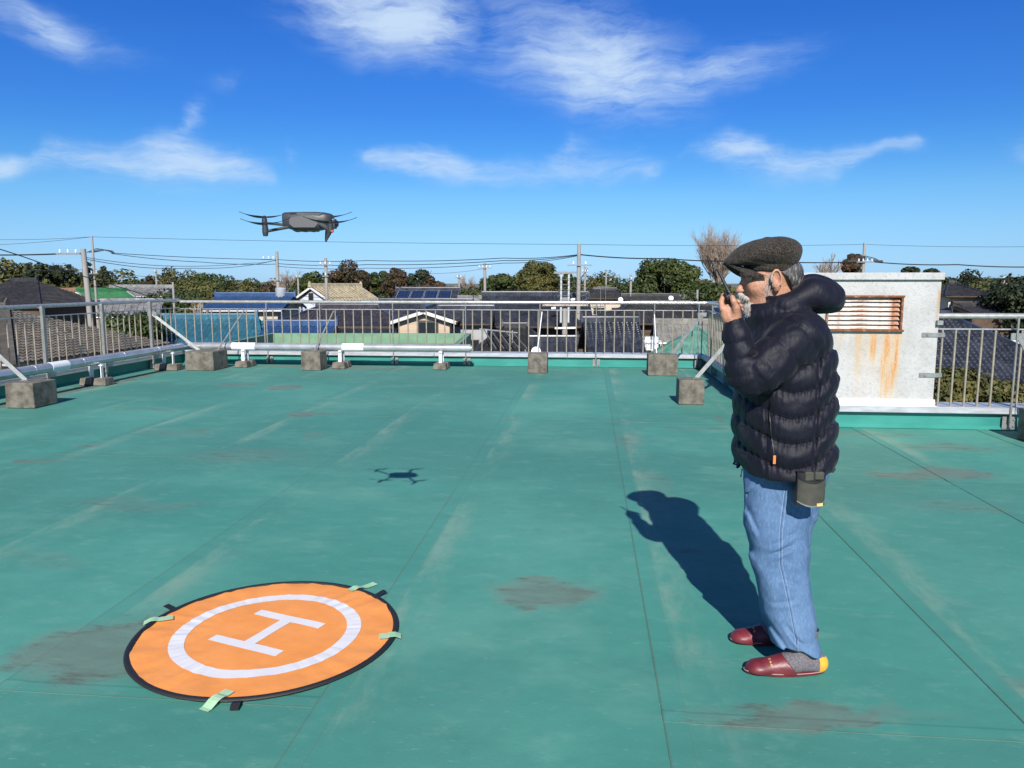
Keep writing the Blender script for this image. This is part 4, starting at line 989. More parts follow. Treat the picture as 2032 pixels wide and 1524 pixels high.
        wl = [(xt + Lf / 2 + (x - xt - Lf / 2) * 1.004, yc + (y - yc) * 1.01, tz + .0105) for x, y in ol]
        sl = b.build('slipper', M['burgundy'], person, smooth=True); sl['label'] = 'burgundy slipper on the ' + lab + ' foot'
        MB().path(wl + [wl[0]], .0011, 5, False).build('welt', mat('pale_welt', (.5, .36, .33), .6), sl)
        Fu = Field((xt - .02, yc - .075, tz), (xt + Lf * .72, yc + .075, .13), .004)
        Fu.union(Fu.capsule(q(.14, .022), q(.55, .034), .034, .056, .95)); Fu.union(Fu.ell(q(.17, .028), (.048, .046, .028)), .02)
        Fu.f = np.maximum(Fu.f, tz + .004 - Fu.z)
        Fu.f = np.maximum(Fu.f, (Fu.x - (xt + Lf * .46)) * .85 + (Fu.z - .085) * .62).astype(np.float32)
        up = obj('upper', Fu.mesh('upper', 2), M['burgundy'], sl)
        return so, sl, up
    for args in ((1479, 1634, 1338, 2.855, 'nearer'), (1452, 1576, 1272, 3.115, 'farther')):
        so, sl, up = foot(*args)
        # worn gold lettering printed across the instep: three small signs
        x0, y0 = (1531, 1320) if args[4] == 'nearer' else (1497, 1252)
        g = MB(); rg = random.Random(4)
        sg = [[(-2.6, 1), (2.6, .2)], [(0, -2), (.2, 3)], [(-2, 3), (2.4, 2.2)], [(-2.4, -1), (2.2, -1.6)]], [[(-2.4, -1.4), (2, -2)], [(-1.6, .6), (1.8, .2)], [(0, -2), (-.6, 2.8)], [(.2, 1), (2.2, 2.6)]], [[(-1.6, -2), (-1.8, 2)], [(1.6, -2.2), (1.4, 2)], [(-1.6, 0), (1.6, -.4)]]
        for k, strokes in enumerate(sg):
            for (ax_, ay), (bx, by) in strokes:
                P = [onto(up, x0 - k * 2.0 + ax_ * .9, y0 - k * 6.2 + ay * .9, .0006), onto(up, x0 - k * 2.0 + bx * .9, y0 - k * 6.2 + by * .9, .0006)]
                if None not in P: g.path(P, .0011, 4)
        if g.v: g.build('gold_lettering', M['gold'], sl)

    # ---------------- belt pouch and radio (things of their own)
    pc = Vector((at(1608, 972, 2.755).x, 2.755, 0)); z1, z0_ = at(1608, 948, 2.75).z, at(1608, 1004, 2.75).z
    po = thing('belt_pouch', 'olive green belt pouch hanging below the jacket hem', 'pouch', (pc.x, 2.765, z0_))
    hgt = z1 - z0_ + .02; wd = .052
    def curved(w, z0, z1, depth, th, bend=0.0):
        b = MB(); n = 12; vs = []
        for z in (z0, z1):
            for i in range(n + 1):
                t = i / n * 2 - 1; sag = -.016 * (1 - t * t) if bend else 0
                vs += [(t * w, -depth * math.sqrt(1 - (t * .86) ** 2) - 0, z + sag * bend), (t * w, -depth * math.sqrt(1 - (t * .86) ** 2) + th, z + sag * bend)]
        fs = []; m2 = 2 * (n + 1)
        for i in range(n):
            a_ = 2 * i; fs += [(a_, a_ + 2, m2 + a_ + 2, m2 + a_), (a_ + 1, m2 + a_ + 1, m2 + a_ + 3, a_ + 3), (m2 + a_, m2 + a_ + 2, m2 + a_ + 3, m2 + a_ + 1), (a_, a_ + 1, a_ + 3, a_ + 2)]
        fs += [(0, m2, m2 + 1, 1), (2 * n, 2 * n + 1, m2 + 2 * n + 1, m2 + 2 * n)]
        b.add(vs, fs); return b
    curved(wd, .004, hgt, .030, .05).build('pouch_body', M['black'], po, smooth=True)
    curved(wd * .96, .022, hgt - .018, .036, .008, 1).build('front_pocket', M['olive'], po, smooth=True)
    curved(wd * .97, hgt - .022, hgt - .012, .038, .006, 1).build('pocket_binding', M['black'], po, smooth=True)
    curved(wd * .97, .017, .022, .0375, .006, 1).build('reflective_piping', M['steel_dull'], po, smooth=True)
    b = MB(); b.box((-.014, -.024, hgt - .012), (.034, .02, .034)); b.box((.022, -.024, hgt - .010), (.036, .022, .03)); b.build('pouch_flap', M['olive'], po, bevel=.004)
    b = MB(); b.box((.028, -.0335, .010), (.026, .003, .011), Matrix.Rotation(R(18), 3, 'Z')); b.build('maker_tag', mat('yellow_tag', (.62, .46, .16), .6), po)

    YR = 2.80
    def a2(px, py, dy=0.0): return Vector(at(px, py, YR + dy))
    p0, p1 = a2(1469, 628, .016), a2(1445, 584, .016); t = (p1 - p0).normalized(); side = t.cross(Vector((0, 1, 0))).normalized()
    rd = thing('hand_radio', 'black handheld two-way radio with stub antenna held to the mouth', 'radio', p0)
    Rm = Matrix((side, Vector((0, 1, 0)), t)).transposed()
    Lr = (p1 - p0).length
    b = MB(); b.box(t * Lr / 2, (.030, .030, Lr), Rm); b.build('radio_body', M['radio'], rd, bevel=.004, seg=2)
    b = MB(); b.path([t * (Lr - .004) - side * .006, t * (Lr + .01) - side * .006, t * (Lr + .012) - side * .006, (a2(1424, 534, .016) - p0) - t * .004, a2(1424, 534, .016) - p0], [.0085, .0085, .0068, .0050, .003], 12); b.build('antenna', M['radio'], rd, smooth=True)
    b = MB(); b.tube(t * Lr + side * .008, t * (Lr + .012) + side * .008, .006, n=12); b.build('volume_knob', M['radio'], rd, smooth=True)
    b = MB(); b.box(t * Lr * .80 - Vector((0, .0155, 0)), (.020, .002, .016), Rm); b.build('display', mat('radio_display', (.05, .055, .06), .15), rd)
    b = MB(); b.box(t * Lr * .5 + side * .0155, (.003, .014, .03), Rm); b.build('talk_button', M['black'], rd, bevel=.001)
    return person
make_person()
# ------------------------------------------------------------------ the drone
def make_drone():
    YD = 3.37
    c = at(612, 441, YD)
    root = thing('camera_drone', 'dark grey four rotor camera drone hovering above the green roof', 'drone', c)
    gm = mat('drone_grey', (.085, .087, .09), .42, 0, (.065, .067, .07), 20); dk = mat('drone_dark', (.035, .037, .041), .45); bl = mat('propeller_black', (.012, .013, .018), .4)
    lt = mat('drone_light_grey', (.095, .095, .10), .45)
    def L(px, py, dy=0.0): return at(px, py, YD) - c + Vector((0, dy, 0))
    # hull: rounded loft along x (nose to the right)
    secs = [(562, 424, 446, .020), (566, 422, 452, .036), (578, 421.5, 456, .043), (600, 421, 459, .046), (630, 421, 458, .046), (646, 422, 455, .043), (656, 424, 450, .036), (661, 427, 443, .024)]
    b = MB(); n = 20
    for px, y0, y1, hw in secs:
        p, q = L(px, y0), L(px, y1); zc, hz = (p.z + q.z) / 2, abs(p.z - q.z) / 2
        for k in range(n):
            t = 2 * math.pi * k / n; cs, sn = math.cos(t), math.sin(t)
            b.v.append((p.x, hw * math.copysign(abs(cs) ** .5, cs), zc + hz * math.copysign(abs(sn) ** .5, sn)))
    for i in range(len(secs) - 1):
        b.f += [(i * n + k, i * n + (k + 1) % n, (i + 1) * n + (k + 1) % n, (i + 1) * n + k) for k in range(n)]
    b.f += [tuple(range(n)), tuple(range((len(secs) - 1) * n, len(secs) * n))]
    b.build('hull', dk, root, smooth=True)
    # lighter side shell and battery, top cover, vents, sensors, camera
    for s in (-1, 1):
        b = MB(); P = [L(585, 432), L(628, 431), L(636, 437), L(636, 446), L(630, 453), L(588, 453), L(580, 446), L(580, 437)]
        b.prism([Vector((p.x, s * .0435, p.z)) for p in P], (0, s * .004, 0)); b.build('side_shell', lt, root, bevel=.001)
        b = MB(); P = [L(596, 423.5), L(645, 424.5), L(640, 429), L(592, 428.5)]; b.prism([Vector((p.x, s * .042, p.z)) for p in P], (0, s * .004, 0)); b.build('upper_trim', gm, root)
        for k in range(3):
            p = L(583 + 3.6 * k, 424.5); b = MB(); b.box((p.x, s * .0445, p.z), (.004, .003, .008)); b.build('vent', M['black'], root)
        p = L(569, 428); b = MB(); b.lathe([(.001, 0), (.007, .001), (.008, .004), (.001, .006)], 14, Matrix.Rotation(R(-90 * -s), 3, 'X'), (p.x, s * .036, p.z)); b.build('obstacle_sensor', M['radio'], root, smooth=True)
    p = L(608, 457.5); b = MB(); b.box((p.x, 0, p.z), (.10, .06, .008)); b.build('belly_plate', dk, root, bevel=.002)
    for px in (590, 606, 622): p = L(px, 459); b = MB(); b.box((p.x, 0, p.z), (.012, .03, .006)); b.build('belly_sensor', M['black'], root, bevel=.001)
    p = L(660, 444); b = MB(); b.box((p.x - .002, 0, p.z), (.034, .046, .042)); b.build('camera_housing', dk, root, bevel=.006, seg=2)
    b = MB(); b.lathe([(.001, 0), (.013, .0), (.013, .008), (.010, .009), (.001, .007)], 18, Matrix.Rotation(R(90), 3, 'Y'), (p.x + .015, 0, p.z)); b.build('camera_lens', M['radio'], root, smooth=True)
    # arms, motors, propellers.  near = towards the viewer (-y)
    def arm(p0, p1, w0, w1, name='arm'):
        b = MB(); m_ = p0.lerp(p1, .5); b.path([p0, m_, p1], [w0, (w0 + w1) / 2, w1], 10, True, .8); b.build(name, gm, root, smooth=True)
    def motor(p, h, r, prop_ang, z_up, ladd=True):
        b = MB(); b.lathe([(r * .7, -h * .55), (r, -h * .45), (r, h * .1), (r * .92, h * .12), (r * .92, h * .42), (r * .55, h * .5)], 18, c=tuple(p)); mo = b.build('motor', dk, root, smooth=True)
        z = p.z + h * .5 + .004
        b = MB(); b.lathe([(.009, 0), (.009, .006), (.004, .010)], 14, c=(p.x, p.y, z - .004)); b.build('propeller_hub', bl, mo, smooth=True)
        for a_ in prop_ang:
            bb = MB(); d = Vector((math.cos(R(a_)), math.sin(R(a_)), 0)); t = Vector((-d.y, d.x, 0)); Lb = .100; N = 10; vs = []
            for i in range(N + 1):
                f = i / N; ch = .0135 * (math.sin(math.pi * min(1, .12 + f * .95)) ** .6) * (1 - .45 * f) + .001; tw = R(24 * (1 - f) + 6); lift = .022 * f * f
                e = t * math.cos(tw) + Vector((0, 0, 1)) * math.sin(tw); o_ = Vector((p.x, p.y, z)) + d * (.008 + Lb * f) + Vector((0, 0, lift))
                up_ = Vector((0, 0, .0012))
                vs += [o_ - e * ch + up_ * .2, o_ + up_, o_ + e * ch * .8 + up_ * .2, o_ - up_]
            fs = []
            for i in range(N):
                a4 = 4 * i; fs += [(a4 + j, a4 + (j + 1) % 4, a4 + 4 + (j + 1) % 4, a4 + 4 + j) for j in range(4)]
            fs += [(0, 1, 2, 3), (4 * N + 3, 4 * N + 2, 4 * N + 1, 4 * N)]
            bb.add(vs, fs); bb.build('propeller_blade', bl, mo, smooth=True)
        return mo
    # rear arms (left in the picture)
    rn = L(526.5, 455); rn.y = -.125; rn = rn * 1.0; rf = L(525, 437); rf.y = .145
    rn = at(526.5, 459, YD - .125) - c; rf = at(525, 441, YD + .145) - c
    arm(L(575, 452, -.03), rn + Vector((.006, 0, 0)), .0085, .0075); arm(L(570, 446, .03), rf + Vector((.006, 0, -.004)), .0085, .0075)
    motor(rn + Vector((0, 0, .010)), .034, .0125, (172, -8), 0); motor(rf + Vector((0, 0, .002)), .034, .0125, (190, 10), 0)
    b = MB(); b.lathe([(.009, -.016), (.0115, -.008), (.012, .0)], 14, c=tuple(rn + Vector((0, 0, -.004)))); b.build('foot', dk, root, smooth=True)
    b = MB(); b.lathe([(.009, -.012), (.0115, -.006), (.012, .0)], 14, c=tuple(rf + Vector((0, 0, -.014)))); b.build('foot', dk, root, smooth=True)
    # front arms (right) with landing legs
    fn = at(656, 456, YD - .155) - c; ff = at(651, 444, YD + .15) - c
    arm(L(640, 446, -.04), fn, .010, .010); arm(L(636, 440, .04), ff, .010, .010)
    motor(fn + Vector((0, 0, .008)), .036, .0125, (12, 196), 0); motor(ff + Vector((0, 0, .010)), .034, .0125, (4, 178), 0)
    for q, ptip in ((fn, at(647, 480, YD - .155) - c), (ff, None)):
        tip = ptip if ptip is not None else q + Vector((-.012, 0, -.075))
        b = MB(); b.path([q + Vector((-.004, 0, .0)), q.lerp(tip, .35) + Vector((-.001, 0, 0)), tip + Vector((0, 0, .006)), tip], [.0135, .0085, .0048, .0040], 10); b.build('landing_leg', dk, root, smooth=True)
    red = bpy.data.materials.new('red_light'); red.use_nodes = True; nt, p_ = nodes_of(red); p_.inputs['Base Color'].default_value = (.6, .02, .02, 1); p_.inputs['Emission Color'].default_value = (1, .05, .03, 1); p_.inputs['Emission Strength'].default_value = 1.2
    b = MB(); b.lathe([(.001, 0), (.0035, .001), (.0035, .003), (.001, .004)], 12, Matrix.Rotation(R(90), 3, 'X'), tuple(fn + Vector((.009, -.0115, -.006)))); b.build('red_light', red, root, smooth=True)
make_drone()
# ------------------------------------------------------------------ the town below
gb = MB(); N_ = 40
gv = []
ground_m = mat('town_ground', (.16, .15, .13), .95, 0, (.10, .115, .06), .09, 6, .4, .62, bump=.1, bscale=.6)
gb.add([(-3000, -300, G), (3000, -300, G), (3000, 5000, G), (-3000, 5000, G)], [(0, 1, 2, 3)])
tag(gb.build('ground', ground_m), 'ground of the town around the building', 'ground', kind='structure')
road_m = mat('asphalt', (.055, .055, .057), .9, 0, (.075, .074, .072), .8)
rb = MB(); rb.add([(-200, 41.2, G + .01), (200, 41.2, G + .01), (200, 44.6, G + .01), (-200, 44.6, G + .01)], [(0, 1, 2, 3)])
tag(rb.build('road', road_m), 'narrow asphalt lane between the houses', 'road', kind='structure')

def tile_mat(name, a, b, rough=.38):
    m = mat(name, a, rough, 0, b, 1.1, 6, .3, .72, spec=.5)
    nt, p = nodes_of(m); lk = p.inputs['Base Color'].links[0].from_socket; tc = nd(nt, 'ShaderNodeTexCoord')
    v = nd(nt, 'ShaderNodeTexVoronoi', {'Vector': tc.outputs['Object'], 'Scale': 3.6, 'Randomness': .6})      # single tiles differ a little in tone
    sv = nd(nt, 'ShaderNodeSeparateColor', {0: v.outputs['Color']})
    nt.links.new(mixc(nt, mth(nt, 'MULTIPLY', sv.outputs[0], .7), lk, tuple(min(1, c * .45) for c in a)), p.inputs['Base Color'])
    return m
T = {'dark': tile_mat('dark_blue_roof_tile', (.032, .037, .054), (.072, .080, .105), .24), 'black': tile_mat('charcoal_roof_tile', (.030, .030, .034), (.055, .054, .058), .45),
     'purple': tile_mat('violet_grey_roof_tile', (.035, .033, .048), (.065, .06, .08), .28), 'brown': tile_mat('old_brown_grey_tile', (.13, .112, .098), (.075, .067, .06), .85),
     'turq': tile_mat('turquoise_roof_tile', (.045, .17, .235), (.030, .115, .18), .4), 'blue': tile_mat('bright_blue_roof_tile', (.026, .082, .215), (.018, .058, .16), .4),
     'cream': tile_mat('cream_slate', (.52, .45, .30), (.40, .34, .23), .8), 'green': tile_mat('green_metal_roof', (.07, .25, .10), (.05, .19, .08), .5), 'grey': tile_mat('grey_sheet_roof', (.20, .20, .20), (.27, .265, .26), .6),
     'teal': tile_mat('pale_teal_metal_roof', (.13, .30, .235), (.10, .25, .2), .5), 'rust': tile_mat('rusty_roof', (.28, .15, .09), (.2, .12, .08), .8), 'corr': tile_mat('weathered_corrugated', (.25, .245, .22), (.17, .165, .15), .8)}
Wm = {'white': mat('white_wall', (.68, .67, .64), .85, 0, (.56, .55, .52), .7), 'beige': mat('beige_wall', (.52, .45, .36), .85, 0, (.45, .39, .31), .8), 'grey': mat('grey_wall', (.36, .36, .36), .8, 0, (.3, .3, .3), .8),
      'wood': mat('dark_wood', (.10, .065, .042), .8, 0, (.07, .045, .03), 2), 'brick': None, 'pale': mat('pale_blue_wall', (.58, .62, .68), .8, 0, (.5, .54, .6), .6), 'cream': mat('cream_wall', (.62, .57, .44), .85, 0, (.54, .5, .4), .7)}
M['glass'] = mat('window_glass', (.02, .025, .03), .06, 0, spec=.8)
M['frame'] = mat('window_frame', (.55, .55, .55), .4, .3); M['frame_dark'] = mat('dark_window_frame', (.06, .05, .045), .5)
def brick_mat():
    m = bpy.data.materials.new('beige_brick_cladding'); m.use_nodes = True; nt, p = nodes_of(m); tc = nd(nt, 'ShaderNodeTexCoord')
    mp = nd(nt, 'ShaderNodeMapping', {'Vector': tc.outputs['Object']}); mp.inputs['Rotation'].default_value = (R(90), 0, 0)
    b = nd(nt, 'ShaderNodeTexBrick', {'Vector': mp, 'Color1': (.52, .40, .28, 1), 'Color2': (.44, .33, .23, 1), 'Mortar': (.42, .37, .3, 1), 'Scale': 1.0, 'Mortar Size': .012, 'Brick Width': .45, 'Row Height': .15})
    nt.links.new(b.outputs[0], p.inputs['Base Color']); p.inputs['Roughness'].default_value = .85; return m
Wm['brick'] = brick_mat()

def slope(Aq, Bq, Cq, Dq, tw=.27, rl=.25, wave=.055, lip=.06):
    """tiled slope: A,B eave left/right, C,D ridge right/left; every tile a raised wavy piece with its own lip"""
    Aq, Bq, Cq, Dq = map(Vector, (Aq, Bq, Cq, Dq)); b = MB()
    U = (Bq - Aq).normalized(); n = U.cross(Dq - Aq).normalized(); S = n.cross(U).normalized()
    if S.z < 0: S = -S; 
    if n.z < 0: n = -n
    Rr = (Dq - Aq).dot(S); nr = max(1, round(Rr / rl)); rl = Rr / nr
    aD, bC, L = (Dq - Aq).dot(U), (Cq - Aq).dot(U), (Bq - Aq).length
    prof = [(0.0, 1.0), (.22, .25), (.5, -.35), (.78, .0)]
    for i in range(nr):
        s0, s1 = i * rl, (i + 1) * rl; t0 = s0 / Rr; t1 = s1 / Rr; tm = (t0 + t1) / 2
        x0, x1 = aD * tm, L + (bC - L) * tm
        if x1 - x0 < .05: continue
        xs = [x0]
        k = math.floor(x0 / tw)
        while k * tw < x1:
            for f, _ in prof:
                x = (k + f) * tw
                if x0 + .01 < x < x1 - .01: xs.append(x)
            k += 1
        xs.append(x1); o = len(b.v)
        for x in xs:
            f = (x / tw) % 1.0
            h = np.interp(f, [0, .22, .5, .78, 1.0], [1, .25, -.35, .0, 1.0]) * wave
            P = Aq + U * x
            b.v += [tuple(P + S * (s0 - .02) + n * (h + lip - .02 - lip * 1.1)), tuple(P + S * (s0 - .02) + n * (h + lip)), tuple(P + S * s1 + n * (h + .002))]
        for j in range(len(xs) - 1):
            a = o + 3 * j; b.f += [(a, a + 3, a + 4, a + 1), (a + 1, a + 4, a + 5, a + 2)]
    return b
def sheet_slope(Aq, Bq, Cq, Dq, rib=.42, rh=.04):
    Aq, Bq, Cq, Dq = map(Vector, (Aq, Bq, Cq, Dq)); b = MB(); U = (Bq - Aq).normalized(); n = U.cross(Dq - Aq).normalized()
    if n.z < 0: n = -n
    b.add([Aq, Bq, Cq, Dq, Aq - n * .06, Bq - n * .06, Cq - n * .06, Dq - n * .06], [(0, 1, 2, 3), (4, 5, 1, 0), (5, 6, 2, 1), (6, 7, 3, 2), (7, 4, 0, 3), (7, 6, 5, 4)])
    L = (Bq - Aq).length; k = max(2, round(L / rib))
    for i in range(k + 1):
        t = i / k; b.bar(Aq.lerp(Bq, t) + n * rh / 2, Dq.lerp(Cq, t) + n * rh / 2, .05, rh, up=n)
    return b
def window(parent, x, y, z, w, h, fm='frame', cross=True, wall_axis='front', d=.06):
    o = MB(); t = .06
    for bx in (((x, y - d / 2, z + h / 2 - t / 2), (w, d, t)), ((x, y - d / 2, z - h / 2 + t / 2), (w, d, t)), ((x - w / 2 + t / 2, y - d / 2, z), (t, d, h - 2 * t)), ((x + w / 2 - t / 2, y - d / 2, z), (t, d, h - 2 * t))): o.box(*bx)
    if cross: o.box((x, y - d / 2 + .005, z), (t * .7, d * .7, h - 2 * t))
    fr = o.build('window', M[fm], parent)
    MB().box((x, y - .012, z), (w - 2 * t, .012, h - 2 * t)).build('pane', M['glass'], fr)
    return fr
def house(label, X, Y, rot, w, d, eave, ridge, kind, tiles, wall, oh=.55, ridge_in=0.0, name='house', style='tile', wins=(), sub=None, cat='house', base=None, tw=.27, gablemat=None, ridge_cap=True):
    """box house; ridge along local x; front is local -y. eave/ridge are absolute heights"""
    o = thing(name, label, cat, (X, Y, G), rot, 'houses of the town')
    e, r = eave - G, ridge - G; hw, hd = w / 2, d / 2
    b0 = 0 if base is None else base - G
    wb = MB(); wb.box((0, 0, (e + b0) / 2 - .02), (w, d, e - b0 - .04)); wb.build('wall', Wm[wall], o)
    pitch = (r - e) / (hd + oh)
    fn = slope if style == 'tile' else sheet_slope
    X0, X1, Yf, Yb = -hw - oh, hw + oh, -hd - oh, hd + oh
    rm = T[tiles]
    def put(b, nm='roof_tiles'):
        q = b.build(nm, rm, o)
        if style == 'tile': q['kind'] = 'stuff'
        return q
    if kind == 'gable':
        kw = {'tw': tw} if style == 'tile' else {}
        put(fn((X0, Yf, e), (X1, Yf, e), (X1, 0, r), (X0, 0, r), **kw), 'roof_tiles' if style == 'tile' else 'roof_sheet_slope')
        MB().add([(X0, 0, r - .01), (X1, 0, r - .01), (X1, Yb, e - .01), (X0, Yb, e - .01)], [(0, 1, 2, 3)]).build('rear_slope', rm, o)
        for s in (-1, 1):
            MB().prism([Vector((s * hw, -hd, e - .05)), Vector((s * hw, hd, e - .05)), Vector((s * hw, 0, e + pitch * hd - .10))], (-s * .1, 0, 0)).build('gable_wall', Wm[gablemat or wall], o)
            for yy, ze in ((Yf, e), (Yb, e)):
                MB().bar((s * (hw + oh - .04), yy, ze - .09), (s * (hw + oh - .04), 0, r - .09), .08, .2).build('verge_board', Wm['wood'] if wall in ('wood', 'beige', 'grey') else Wm['white'], o)
        rx0, rx1 = X0, X1
    else:
        ri = ridge_in or (hd + oh); rx0, rx1 = X0 + ri, X1 - ri
        if rx1 < rx0: rx0 = rx1 = 0.0
        put(fn((X0, Yf, e), (X1, Yf, e), (rx1, 0, r), (rx0, 0, r)), 'roof_tiles' if style == 'tile' else 'roof_sheet_slope')
        put(fn((X1, Yf, e), (X1, Yb, e), (rx1, 0, r), (rx1, 0, r)), 'roof_tiles' if style == 'tile' else 'roof_sheet_slope'); put(fn((X0, Yb, e), (X0, Yf, e), (rx0, 0, r), (rx0, 0, r)), 'roof_tiles' if style == 'tile' else 'roof_sheet_slope')
        MB().add([(rx0, 0, r - .01), (rx1, 0, r - .01), (X1, Yb, e - .01), (X0, Yb, e - .01)], [(0, 1, 2, 3)]).build('rear_slope', rm, o)
        for sx, xr in ((X0, rx0), (X1, rx1)): MB().bar((sx, Yf, e + .06), (xr, 0, r + .06), .22, .16).build('hip_cap', rm, o)
    if ridge_cap:
        b = MB(); b.box(((rx0 + rx1) / 2, 0, r + .10), (rx1 - rx0 + .1, .24, .26)); b.path([(rx0 - .05, 0, r + .25), (rx1 + .05, 0, r + .25)], .09, 8); b.build('ridge_cap', rm, o)
        if style == 'tile':
            for xx in (rx0 - .05, rx1 + .05):
                b = MB(); b.prism([Vector((xx - .04, -.2, r - .05)), Vector((xx - .04, .2, r - .05)), Vector((xx - .04, .14, r + .40)), Vector((xx - .04, 0, r + .55)), Vector((xx - .04, -.14, r + .40))], (.08, 0, 0)); b.build('ridge_end_tile', rm, o)
    MB().box((0, Yf + .03, e - .08), (X1 - X0, .04, .14)).build('fascia', Wm['wood'] if wall != 'white' else Wm['grey'], o)
    MB().path([(X0, Yf - .04, e - .05), (X1, Yf - .04, e - .05)], .05, 8).build('gutter', Wm['wood'] if tiles in ('dark', 'black', 'purple') else M['frame'], o)
    for wdef in wins: window(o, *wdef[:1], -hd, *wdef[1:])
    return o
def HX(px, Y): return (px - 1016) / FPX * (Y * math.cos(PITCH) + .0)     # rough lateral position for a column of the view at depth Y
def HZ(py, Y): return at(1016, py, Y).z

# --- nearest row
def hh(label, px, Y, rot, w, d, py_ridge, py_eave, kind, tiles, wall, **k):
    """place a house by its ridge (at depth Y) and its front eave (at depth Y-d/2)"""
    oh = k.get('oh', .55)
    return house(label, at(px, 600, Y).x, Y, R(rot), w, d, HZ(py_eave, Y - d / 2 - oh), HZ(py_ridge, Y), kind, tiles, wall, **k)
old = hh('old house with broad brown grey tiled roof at the left', -90, 36, -10, 14.0, 9.0, 614, 716, 'hip', 'brown', 'beige', ridge_in=4.8, tw=.24)
b = MB(); b.path([(2.1, 0, HZ(614, 36) - G + .35), (1.6, 0, HZ(614, 36) - G + .5), (1.1, 0, HZ(614, 36) - G + .4)], [.18, .28, .2], 8); b.build('yellow_ridge_cover', mat('yellow_sheet', (.65, .45, .03), .6), old, smooth=True)
hh('house with turquoise blue tiled roof below the far railing', 398, 48, 3, 8.8, 8.0, 632, 706, 'hip', 'turq', 'beige', oh=.5, ridge_in=1.5)
hh('small lower roof with deep blue tiles right of the turquoise roof', 596, 46, 2, 3.6, 5.0, 645, 690, 'gable', 'blue', 'beige', oh=.3)
hh('house with bright blue tiled roof and water tank behind the far railing', 508, 62, 2, 5.2, 7.0, 588, 616, 'gable', 'blue', 'beige', oh=.5)
# flat roofed neighbour with a pale green parapet
fo = thing('flat_roof_building', 'flat roofed building with pale green parapet just below the far railing', 'building', (-7.4, 35.2, G), R(-1)); gp = mat('pale_green_paint', (.17, .30, .185), .8, 0, (.12, .24, .15), 1.2, bump=.01, bscale=8); fz = HZ(661, 40) - G
MB().box((0, 0, (fz - .55) / 2), (10.4, 9.6, fz - .55)).build('wall', Wm['grey'], fo)
MB().box((0, 0, fz - .545), (10.0, 9.2, .02)).build('roof_surface', mat('dark_roof_felt', (.05, .055, .05), .9, 0, (.075, .08, .07), .6), fo)
for c_, d_ in (((0, 4.7, fz - .28), (10.4, .2, .56)), ((-5.1, 0, fz - .281), (.2, 9.2, .558)), ((5.1, 0, fz - .281), (.2, 9.2, .558))): MB().box(c_, d_).build('parapet', gp, fo)
b = MB(); b.box((4.97, 0, fz - .27), (.03, 9.1, .53)); 
for k in range(30): b.box((4.94, -4.4 + k * .3, fz - .27), (.03, .1, .53))
b.build('ribbed_cladding', M['galv'], fo)
hh('white walled house with violet grey hipped tiles behind green flat roof', 690, 52, 1, 7.4, 7.0, 612, 648, 'hip', 'purple', 'white', ridge_in=2.2, wins=[(-.2, 4.8, 1.3, .95, 'frame_dark'), (1.6, 4.75, 1.3, 1.0, 'frame_dark'), (-2.2, 4.8, 1.2, .9, 'frame_dark')])
bh = house('beige brick clad gable house with dark tiles facing the roof', at(852, 640, 50).x, 50, R(90), 6.0, 3.1, HZ(637, 47), HZ(616, 47), 'gable', 'dark', 'brick', oh=.45, gablemat='brick')
w_ = MB(); w_.box((-3.04, -.25, HZ(652, 47) - G), (.06, 1.25, 1.0)); fr = w_.build('window', M['frame_dark'], bh); MB().box((-3.08, -.25, HZ(653, 47) - G), (.02, 1.1, .8)).build('pane', M['glass'], fr)
hh('dark tiled wing right of the beige brick gable', 925, 52, 0, 3.0, 6.0, 614, 643, 'gable', 'dark', 'grey', oh=.35, wins=[(-.4, 4.9, .7, 1.2, 'frame_dark', False), (.7, 4.9, .6, 1.0, 'frame_dark', False)])
hh('large house with dark blue wavy tiles and a tall ridge at centre', 1062, 60, 0, 6.8, 9.0, 586, 648, 'gable', 'dark', 'wood', oh=.7, wins=[(-1.9, 4.4, 1.0, 1.1, 'frame'), (.2, 4.4, 1.4, 1.1, 'frame'), (2.2, 4.4, 1.2, 1.1, 'frame')])
hh('grey sheet roofed shed left of the large dark blue roof', 945, 63, 12, 2.6, 6.0, 594, 628, 'gable', 'grey', 'grey', style='sheet', oh=.2)
hh('grey shingled low roof in front of the large dark blue house', 1022, 46, 0, 4.0, 5.0, 650, 702, 'hip', 'black', 'wood', oh=.3, ridge_in=1.6, style='tile', tw=.4)
hh('dark tiled gable roof with wave tiles right of the twin poles', 1212, 46, 0, 2.6, 7.0, 638, 716, 'gable', 'dark', 'wood', oh=.35)
hh('low dark wave tiled roof under the cable poles', 1098, 44, 0, 2.2, 3.4, 676, 712, 'gable', 'dark', 'wood', oh=.25)
hh('wide hipped dark roof behind the right end of far railing', 1310, 62, 0, 9.2, 9.0, 604, 642, 'hip', 'black', 'wood', ridge_in=2.8, wins=[(-2.6, 4.3, .9, 1.2, 'frame'), (-.4, 4.3, 1.2, 1.2, 'frame')])
hh('far hipped dark roof house left of the round evergreen', 1200, 88, 0, 4.6, 6.0, 576, 592, 'hip', 'black', 'beige', ridge_in=1.6, wins=[(-1, 5.9, 1.2, .7, 'frame_dark'), (1, 5.9, 1.2, .7, 'frame_dark')])
hh('long dark roof far behind right of the round evergreen', 1290, 84, 0, 5.4, 6.0, 588, 600, 'gable', 'black', 'beige', oh=.4)
hh('long pale grey sheet roof far right of the cable pole', 1376, 92, 0, 5.2, 6.0, 589, 599, 'gable', 'grey', 'beige', style='sheet', oh=.3)
hh('weathered corrugated shed roof left of railing corner', 1352, 50, -4, 2.9, 4.2, 642, 680, 'gable', 'corr', 'wood', style='sheet', oh=.3)
